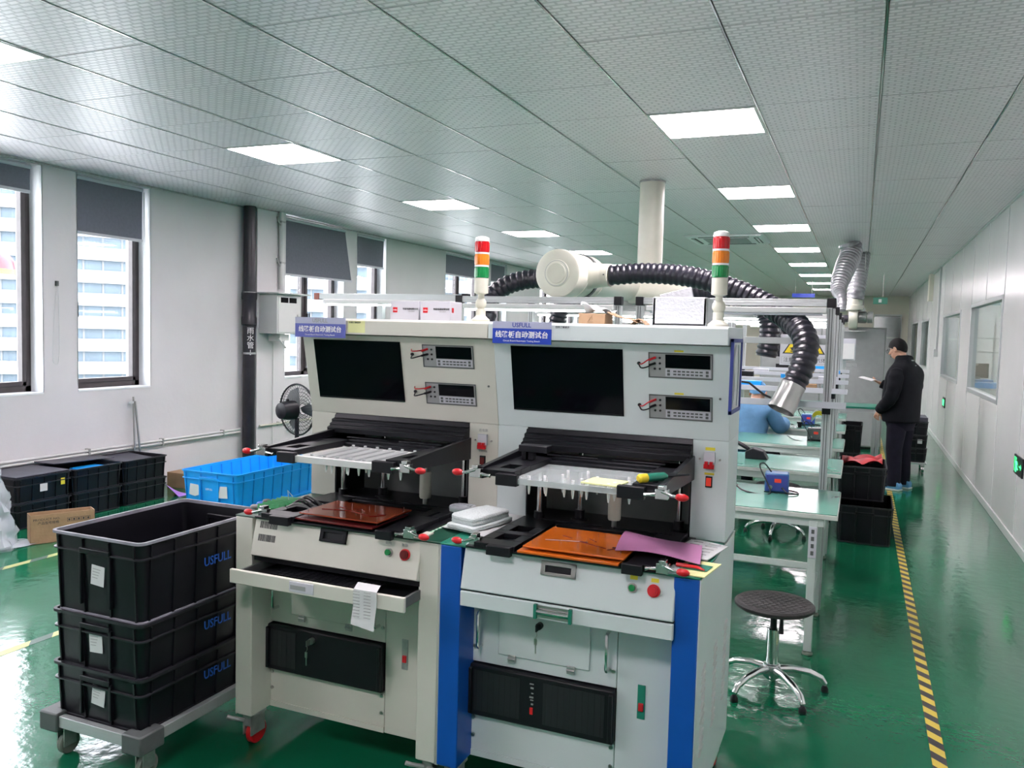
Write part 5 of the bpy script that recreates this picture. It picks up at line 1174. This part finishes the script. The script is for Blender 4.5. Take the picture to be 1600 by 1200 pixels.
t = thing('control_box', 'pale grey control box on a post in front of the grey cabinet', 'electrical box', (-.30, 10.75, 0)); box(.0, .24, .0, .14, 1.29, 1.55).build('housing', 'whitecard', t, bevel=.005); box(.01, .23, -.008, 0, 1.30, 1.49).build('cover', 'whitemetal', t, bevel=.003); box(.10, .14, .06, .1, .765, 1.29).build('post', 'frame_alu', t); MB().box(.14, .26, .0, .1, 1.205, 1.25).cyl((.22, -.004, 1.228), (.22, -.012, 1.228), .012, n=10).build('plug_unit', 'led_grey', t, bevel=.003)
t = thing('water_tank', 'tall grey cylinder standing before the end wall', 'tank', (.56, 22.0, 0))
MB().lathe([(.30, 0), (.30, 2.1), (.28, 2.12)], 32).build('shell', 'led_grey', t); MB().lathe([(.303, 1.60), (.306, 1.60), (.306, 1.63), (.303, 1.63)], 32).build('band', 'steel', t)
t = thing('hanging_exit_sign', 'unlit green exit sign hanging from the ceiling near the end wall', 'sign', (.16, 16.5, 2.20)); box(0, .24, 0, .02, 0, .12).build('plate', 'green_desk' if 0 else 'desk_mat', t, bevel=.002); MB().cyl((.16, .01, .12), (.16, .01, ZC-2.20), .004, n=6).build('rod', 'steel', t); box(.09, .14, -.002, 0, .03, .09).build('symbol', 'white', t)
# ---- right wall things
t = thing('exit_sign', 'low green running-man exit sign on the right wall', 'exit sign', (XR, 6.995, .548))
box(-.012, 0, 0, .35, 0, .145).build('housing', 'black', t, bevel=.002)
RM = MB()
def q2(a, b, w_): 
    a, b = Vector((-.0135, *a)), Vector((-.0135, *b)); RM.tube([a, b], w_, 6)
RM.sphere((-.0135, .245, .118), .0015, .012, .012, 10, 6)
q2((.235, .10), (.215, .065), .009); q2((.235, .098), (.262, .085), .004); q2((.262, .085), (.272, .098), .004); q2((.230, .098), (.200, .092), .004); q2((.200, .092), (.188, .076), .004); q2((.215, .065), (.240, .045), .006); q2((.240, .045), (.232, .020), .005); q2((.213, .065), (.192, .048), .006); q2((.192, .048), (.165, .044), .005)
RM.build('running_figure', 'exitgreen', t)
MB().box(-.0135, -.012, .275, .279, .018, .128).box(-.0135, -.012, .275, .325, .124, .128).box(-.0135, -.012, .321, .325, .018, .128).build('door_outline', 'exitgreen', t)
MB().box(-.0135, -.012, .04, .12, .068, .078).prism([(.04, .073), (.062, .095), (.062, .051)], -.0135, -.012, 'x').build('arrow', 'exitgreen', t)
t = thing('exit_sign', 'distant small green exit light low on the right wall', 'exit sign', (XR, 13.2, .60)); box(-.012, 0, 0, .33, 0, .145).build('housing', 'black', t, bevel=.002); box(-.0135, -.012, .05, .28, .03, .115).build('running_figure', 'exitgreen', t)
t = thing('wall_conduit', 'grey conduit dropping from the ceiling to a small box on the right wall', 'conduit', (XR, 15.0, 1.36)); box(-.03, 0, -.02, .02, .04, ZC-1.36).build('conduit', 'frame_alu', t, bevel=.003); box(-.06, 0, -.07, .07, -.06, .06).build('junction_box', 'frame_alu', t, bevel=.004)
t = thing('cable_trunk', 'pale vertical trunking box under the ceiling on the right wall', 'trunking', (XR, 16.6, 2.27)); box(-.07, 0, 0, .30, 0, ZC-2.27).build('cover', 'beige', t, bevel=.004)
# side room things behind the first two right-hand windows
t = thing('steel_rack', 'white metal rack with blue bins behind the large right-hand window', 'rack', (1.42, 13.3, 0))
for x in (0, .40):
    for y in (0, .9): box(x, x+.03, y, y+.03, 0, 1.85).build('upright', 'whitemetal', t)
for z in (.55, .88, 1.40, 1.60): box(0, .43, 0, .93, z, z+.02).build('shelf', 'frame_alu', t, bevel=.003)
for k, (y, z, h, m_) in enumerate(((.04, .90, .08, 'blueplastic'), (.34, .90, .05, 'whitecard'), (.62, .90, .10, 'blueplastic'), (.04, .57, .14, 'stationblue'), (.5, .57, .16, 'blueplastic'))):
    tag(box(1.455, 1.815, 13.3+y, 13.3+y+.26, z, z+h).build('storage_bin', m_, None, bevel=.006), '%s bin %s behind the glass' % ({'blueplastic': 'bright blue', 'whitecard': 'white', 'stationblue': 'dark blue'}[m_], ('at the near end of the middle rack shelf', 'in the centre of the middle rack shelf', 'at the far end of the middle rack shelf', 'at the near end of the lower rack shelf', 'at the far end of the lower rack shelf')[k]), 'bin', 'bins behind the glass')
t = thing('dark_monitor', 'dark monitor on the rack behind the large right-hand window', 'monitor', (1.50, 14.0, .985)); box(0, .28, .20, .235, .03, .25).build('display', 'screen', t, bevel=.006); MB().box(.11, .17, .19, .22, .0, .05).box(.04, .24, .14, .22, 0, .01).build('stand', 'black', t)
t = thing('steel_cupboard', 'white cupboard with a long handle behind the large right-hand window', 'cupboard', (1.93, 13.0, 0)); box(0, .62, 0, .45, 0, 1.72).build('cupboard_shell', 'partroom', t, bevel=.003); box(.01, .30, -.018, 0, .05, 1.69).build('door', 'partroom', t, bevel=.003); box(.32, .61, -.018, 0, .05, 1.69).build('door', 'partroom', t, bevel=.003); box(.26, .28, -.04, -.018, .95, 1.15).build('handle', 'greydark', t, bevel=.003)
t = thing('round_fan', 'white round fan seen through the second right-hand window', 'fan', (1.50, 17.4, 1.22), PI/2)
fg = MB()
for r_ in (.06, .10, .14, .18, .2): fg.tube([(0, r_*math.cos(2*PI*i/28), r_*math.sin(2*PI*i/28)) for i in range(29)], .006, 5)
for i in range(16): fg.tube([(-.02, .03*math.cos(i*PI/8), .03*math.sin(i*PI/8)), (0, .2*math.cos(i*PI/8), .2*math.sin(i*PI/8))], .003, 4)
fg.build('guard', 'whitemetal', t); MB().cyl((0, 0, 0), (.1, 0, 0), .05, n=16).build('motor', 'whitemetal', t); MB().cyl((.05, 0, -1.22), (.05, 0, -.05), .018, n=10).lathe([(.18, -1.22), (.18, -1.20), (.03, -1.17)], 20, (.05, 0, 0)).build('stand', 'whitemetal', t)
# ================================================================== PEOPLE
def skin(name, V, Ed, m, parent, sub=2, root=0):
    me = bpy.data.meshes.new(name); me.from_pydata([v[0] for v in V], Ed, []); me.materials.append(M[m])
    o = bpy.data.objects.new(name, me); COL.objects.link(o); o.parent = parent
    bm = bmesh.new(); bm.from_mesh(me); ly = bm.verts.layers.skin.verify(); bm.verts.ensure_lookup_table()
    for i, v in enumerate(V):
        r = v[1]; bm.verts[i][ly].radius = r if isinstance(r, tuple) else (r, r); bm.verts[i][ly].use_root = (i == root)
    bm.to_mesh(me); bm.free()
    o.modifiers.new('skin', 'SKIN').use_smooth_shade = True
    s = o.modifiers.new('sub', 'SUBSURF'); s.levels = sub; s.render_levels = sub; return o
def bake(o):
    dg = bpy.context.evaluated_depsgraph_get(); me = bpy.data.meshes.new_from_object(o.evaluated_get(dg)); o.modifiers.clear(); o.data = me; me.shade_smooth(); return o
def fingers(V, E_, palm_i, palm, d, side, curl, r=.0075, scale=1.0):
    """five fingers rooted in the palm; d = pointing dir, side = across palm, curl = bend dir"""
    d, side, curl = [Vector(x).normalized() for x in (d, side, curl)]; p = Vector(palm)
    for k, (off, ln) in enumerate(((-.028, .062), (-.010, .072), (.010, .068), (.027, .055))):
        a = p + side*off*scale + d*.035*scale; b = a + (d*.9+curl*.3).normalized()*ln*.5*scale; c = b + (d*.4+curl*.9).normalized()*ln*.5*scale
        i = len(V); V += [(tuple(a), r*scale), (tuple(b), r*.92*scale), (tuple(c), r*.8*scale)]; E_ += [(palm_i, i), (i, i+1), (i+1, i+2)]
    a = p - side*.036*scale + d*.005*scale; b = a + (d*.6-side*.5+curl*.3).normalized()*.032*scale; c = b + (d*.9+curl*.4).normalized()*.028*scale
    i = len(V); V += [(tuple(a), r*1.1*scale), (tuple(b), r*scale), (tuple(c), r*.85*scale)]; E_ += [(palm_i, i), (i, i+1), (i+1, i+2)]
def head_parts(t, c, R, hairmat='hair', glasses=True, cap=None):
    """face features and hair around head centre c, R rotation (local +Y is face)"""
    def X(mb): return mb.xf(Matrix.Translation(c) @ R.to_4x4())
    hm = MB(); n, m_ = 26, 14; rings = []
    for k in range(m_+1):
        ph = PI*.60*k/m_; ring = []
        for i in range(n):
            a = 2*PI*i/n; front_ = max(0, math.sin(a))
            lim = PI*(.56 - .20*math.sin(a)); p = ph*lim/(PI*.60); rx = .0745; ry = .092
            s = math.sin(p)+.02
            ring.append((rx*s*math.cos(a), -.008+ry*s*math.sin(a), .008+.102*math.cos(p) + .0015*math.sin(9*a+k)))
        rings.append(ring)
    X(hm.ringset(rings)).build('hair' if not cap else 'work_cap', cap or hairmat, t)
    for s in (-1, 1):
        X(MB().sphere((s*.074, -.004, -.012), .009, .019, .030, 10, 8).sphere((s*.078, -.002, -.026), .007, .010, .011, 8, 6)).build('ear', 'skin', t)
        e = X(MB().sphere((s*.030, .079, .004), .012, .008, .006, 10, 6)).build('eye', 'white', t); X(MB().sphere((s*.030, .088, .004), .0055, .003, .0055, 8, 6)).build('iris', 'hair', e)
        X(MB().tube([(s*.016, .089, .020), (s*.032, .090, .024), (s*.046, .080, .020)], [.0025, .003, .002], 6)).build('eyebrow', 'hair', t)
    X(MB().tube([(-.020, .086, -.056), (0, .093, -.055), (.020, .086, -.056)], [.003, .0055, .003], 8)).build('lips', 'dark_board', t)
    if glasses:
        g = MB()
        for s in (-1, 1):
            g.tube([(s*.033+.023*math.cos(2*PI*i/16), .098, .002+.017*math.sin(2*PI*i/16)) for i in range(17)], .0016, 5); g.tube([(s*.056, .096, .008), (s*.078, .04, .006), (s*.080, -.01, .004)], .0017, 5)
        g.tube([(-.010, .099, .006), (.010, .099, .006)], .0016, 5); X(g).build('glasses', 'black', t)
# --- standing man (local +Y = the way he faces)
pm = thing('person', 'man in black jacket and dark trousers standing in the aisle, reading a paper', 'person', (.415, 9.42, 0), math.radians(62))
hc = Vector((0, .075, 1.455)); HR = Matrix.Rotation(math.radians(-22), 3, 'X')
V = [((0, 0, .80), (.135, .10)), ((0, -.005, .95), (.125, .10)), ((0, -.02, 1.12), (.135, .11)), ((0, -.02, 1.25), (.10, .09)), ((0, .0, 1.32), .055), ((0, .030, 1.375), .052)]
E_ = [(0, 1), (1, 2), (2, 3), (3, 4), (4, 5)]
V[2] = (V[2][0], (.11, .09)); V[3] = (V[3][0], (.07, .06))
def hp(x, y, z): return tuple(hc + HR @ Vector((x, y, z)))
i0 = len(V); V += [(hp(0, .005, -.055), (.058, .070)), (hp(0, .0, .0), (.070, .082)), (hp(0, -.004, .055), (.064, .078))]; E_ += [(5, i0), (i0, i0+1), (i0+1, i0+2)]
i1 = len(V); V += [(hp(0, .092, -.020), .013), (hp(0, .104, -.030), .012)]; E_ += [(i0+1, i1), (i1, i1+1)]
i1 = len(V); V += [(hp(0, .070, -.082), .026)]; E_ += [(i0, i1)]
# arms: right (+x) forward holding the paper, left (-x, camera side) bent towards the pocket
a = len(V); V += [((.150, -.02, 1.20), .045), ((.215, -.02, 1.05), .040), ((.20, .13, .98), .040), ((.155, .27, 1.06), .026), ((.145, .31, 1.085), (.032, .018))]; E_ += [(3, a), (a, a+1), (a+1, a+2), (a+2, a+3), (a+3, a+4)]
fingers(V, E_, a+4, (.145, .315, 1.085), (-.25, .9, .25), (.95, .2, 0), (0, -.1, 1), scale=.95)
b = len(V); V += [((-.150, -.02, 1.20), .045), ((-.235, -.03, 1.05), .040), ((-.22, .035, .93), .040), ((-.18, .13, .83), .027), ((-.165, .16, .79), (.030, .020))]; E_ += [(3, b), (b, b+1), (b+1, b+2), (b+2, b+3), (b+3, b+4)]
fingers(V, E_, b+4, (-.165, .165, .785), (.1, .35, -.9), (.2, .95, .3), (.9, -.1, -.1), scale=.95)
for s in (-1, 1):
    c = len(V); V += [((s*.085, 0, .74), .088), ((s*.095, .008, .45), .058), ((s*.10, -.015, .10), .036), ((s*.105, .055, .04), (.034, .026)), ((s*.108, .13, .03), (.032, .018))]; E_ += [(0, c), (c, c+1), (c+1, c+2), (c+2, c+3), (c+3, c+4)]
skin('body', V, E_, 'skin', pm)
def loft(rings, n=28, p=2.6):
    out = []
    for k, (cx_, cy_, z, rx, ry) in enumerate(rings):
        out.append([(cx_ + (rx+.004*math.sin(5*2*PI*i/n+2.1*k))*math.copysign(abs(math.cos(2*PI*i/n))**(2/p), math.cos(2*PI*i/n)), cy_ + (ry+.004*math.cos(4*2*PI*i/n+1.7*k))*math.copysign(abs(math.sin(2*PI*i/n))**(2/p), math.sin(2*PI*i/n)), z) for i in range(n)])
    return MB().ringset(out)
jk = loft([(0, .0, .70, .205, .150), (0, .0, .705, .212, .156), (0, .005, .80, .216, .160), (0, .01, .92, .218, .165), (0, .0, 1.05, .222, .160), (0, -.015, 1.16, .235, .155), (0, -.022, 1.23, .228, .138), (0, -.02, 1.275, .185, .115), (0, -.012, 1.310, .125, .095), (0, -.002, 1.340, .085, .082), (0, .004, 1.40, .076, .080)])
for s, pts, rr in ((1, [(.165, -.02, 1.225), (.215, -.025, 1.16), (.245, -.02, 1.05), (.235, .04, .985), (.215, .13, .99), (.178, .23, 1.04), (.150, .310, 1.078)], [.070, .075, .068, .066, .060, .052, .046]), (-1, [(-.165, -.02, 1.225), (-.22, -.03, 1.16), (-.262, -.035, 1.05), (-.268, -.01, .96), (-.25, .04, .90), (-.215, .10, .85), (-.188, .135, .82)], [.070, .077, .070, .068, .062, .054, .047])):
    P = bez(pts, 4); q = [rr[min(int(i/4), 5)]+(rr[min(int(i/4)+1, 6)]-rr[min(int(i/4), 5)])*((i % 4)/4) + .0035*math.sin(i*1.9) for i in range(len(P))]
    jk.tube(P, q, 20)
jo = jk.build('jacket', 'jacket', pm); sb_ = jo.modifiers.new('sub', 'SUBSURF'); sb_.levels = 1; sb_.render_levels = 1
tr = loft([(0, 0, .62, .155, .105), (0, 0, .70, .175, .125), (0, 0, .80, .178, .130)])
for s in (-1, 1):
    P = [(s*.078, .0, .72), (s*.085, .0, .62), (s*.092, .006, .50), (s*.096, .008, .42), (s*.099, -.002, .28), (s*.102, -.010, .15), (s*.103, -.004, .07), (s*.103, -.004, .045)]
    tr.tube(P, [.095, .094, .084, .078, .071, .067, .070, .068], 20)
tr.build('trousers', 'trousers', pm)
for s in (-1, 1):
    sh = MB().prism([(-.085, .012), (.175, .012), (.185, .030), (.165, .050), (.10, .062), (.055, .090), (-.06, .095), (-.088, .06)], s*.106-.040, s*.106+.040, 'x').build('shoe', 'shoeblue', pm, bevel=.016, seg=3)
    MB().prism([(-.09, 0), (.18, 0), (.19, .018), (-.092, .020)], s*.106-.043, s*.106+.043, 'x').build('sole', 'paper', sh, bevel=.006)
    MB().box(s*.106-.043, s*.106+.043, .03, .06, .03, .055, R=Matrix.Rotation(.6, 3, 'X')).build('stripe', 'black', sh, bevel=.01)
MB().tube([(.075*math.cos(2*PI*i/20), -.012+.070*math.sin(2*PI*i/20), 1.325+.012*math.cos(2*PI*i/20+1.5)) for i in range(21)], .010, 8).tube(bez([(-.05, .06, 1.315), (-.085, .02, 1.30), (-.10, -.06, 1.29), (-.02, -.115, 1.285), (.06, -.10, 1.29)], 4), .011, 6).build('collar_trim', 'greyfab', pm)
head_parts(pm, hc, HR)
MB().lathe([(.030, -.008), (.031, -.008), (.031, .008), (.030, .008)], 14).xf(Matrix.Translation((-.178, .135, .825)) @ Matrix.Rotation(.8, 4, 'X')).build('wrist_watch', 'steel', pm)
t = thing('held_paper', 'white sheet of paper held by the standing man', 'paper', (.13, 9.62, 1.105), math.radians(62)); MB().sheet(lambda u, v: (-.06+.16*u, -.02+.15*v, .01*math.sin(3*u)+.03*v), 6, 4, .001).build('sheet', 'paper', t)
# --- seated worker in a blue smock, mostly hidden by the right machine
pw = thing('person', 'worker in a blue smock bent over the far bench, seen between bench shelves', 'person', (-.93, 7.72, 0), math.radians(-14))
hc2 = Vector((0, .28, 1.02)); HR2 = Matrix.Rotation(math.radians(-38), 3, 'X')
V = [((0, 0, .46), (.14, .11)), ((0, .04, .62), (.125, .10)), ((0, .10, .78), (.13, .105)), ((0, .16, .87), (.10, .085)), ((0, .22, .93), .055)]; E_ = [(0, 1), (1, 2), (2, 3), (3, 4)]
def hp2(x, y, z): return tuple(hc2 + HR2 @ Vector((x, y, z)))
i0 = len(V); V += [(hp2(0, .005, -.055), (.058, .070)), (hp2(0, 0, 0), (.070, .082)), (hp2(0, -.004, .055), (.064, .078)), (hp2(0, .095, -.02), .013)]; E_ += [(4, i0), (i0, i0+1), (i0+1, i0+2), (i0+1, i0+3)]
for s in (-1, 1):
    a = len(V); V += [((s*.165, .15, .86), .058), ((s*.235, .20, .70), .046), ((s*.20, .42, .735), .036), ((s*.14, .58, .745), .026), ((s*.12, .64, .745), (.034, .020))]; E_ += [(3, a), (a, a+1), (a+1, a+2), (a+2, a+3), (a+3, a+4)]
    fingers(V, E_, a+4, (s*.12, .645, .742), (-s*.2, 1, -.05), (1*s, .2, 0), (0, .1, -1), scale=.9)
    c = len(V); V += [((s*.10, .10, .46), .085), ((s*.13, .40, .45), .062), ((s*.13, .42, .12), .042), ((s*.13, .50, .04), (.036, .026))]; E_ += [(0, c), (c, c+1), (c+1, c+2), (c+2, c+3)]
skin('body', V, E_, 'skin', pw)
V = [((0, -.02, .44), (.185, .15)), ((0, .02, .60), (.180, .145)), ((0, .09, .77), (.185, .145)), ((0, .15, .87), (.15, .115)), ((0, .21, .92), .075)]; E_ = [(0, 1), (1, 2), (2, 3), (3, 4)]
for s in (-1, 1):
    a = len(V); V += [((s*.17, .14, .86), .080), ((s*.25, .20, .71), .074), ((s*.215, .40, .745), .060), ((s*.155, .54, .750), .044)]; E_ += [(3, a), (a, a+1), (a+1, a+2), (a+2, a+3)]
skin('smock', V, E_, 'smock', pw)
V = [((0, 0, .44), (.16, .12))]; E_ = []
for s in (-1, 1):
    a = len(V); V += [((s*.10, .14, .46), .092), ((s*.13, .40, .45), .075), ((s*.13, .42, .25), .062), ((s*.13, .43, .08), .056)]; E_ += [(0, a), (a, a+1), (a+1, a+2), (a+2, a+3)]
skin('trousers', V, E_, 'trousers', pw)
for s in (-1, 1): MB().prism([(.36, 0), (.60, 0), (.60, .04), (.52, .07), (.38, .09)], s*.13-.04, s*.13+.04, 'x').build('shoe', 'black', pw, bevel=.014)
head_parts(pw, hc2, HR2, cap='smock', glasses=False)
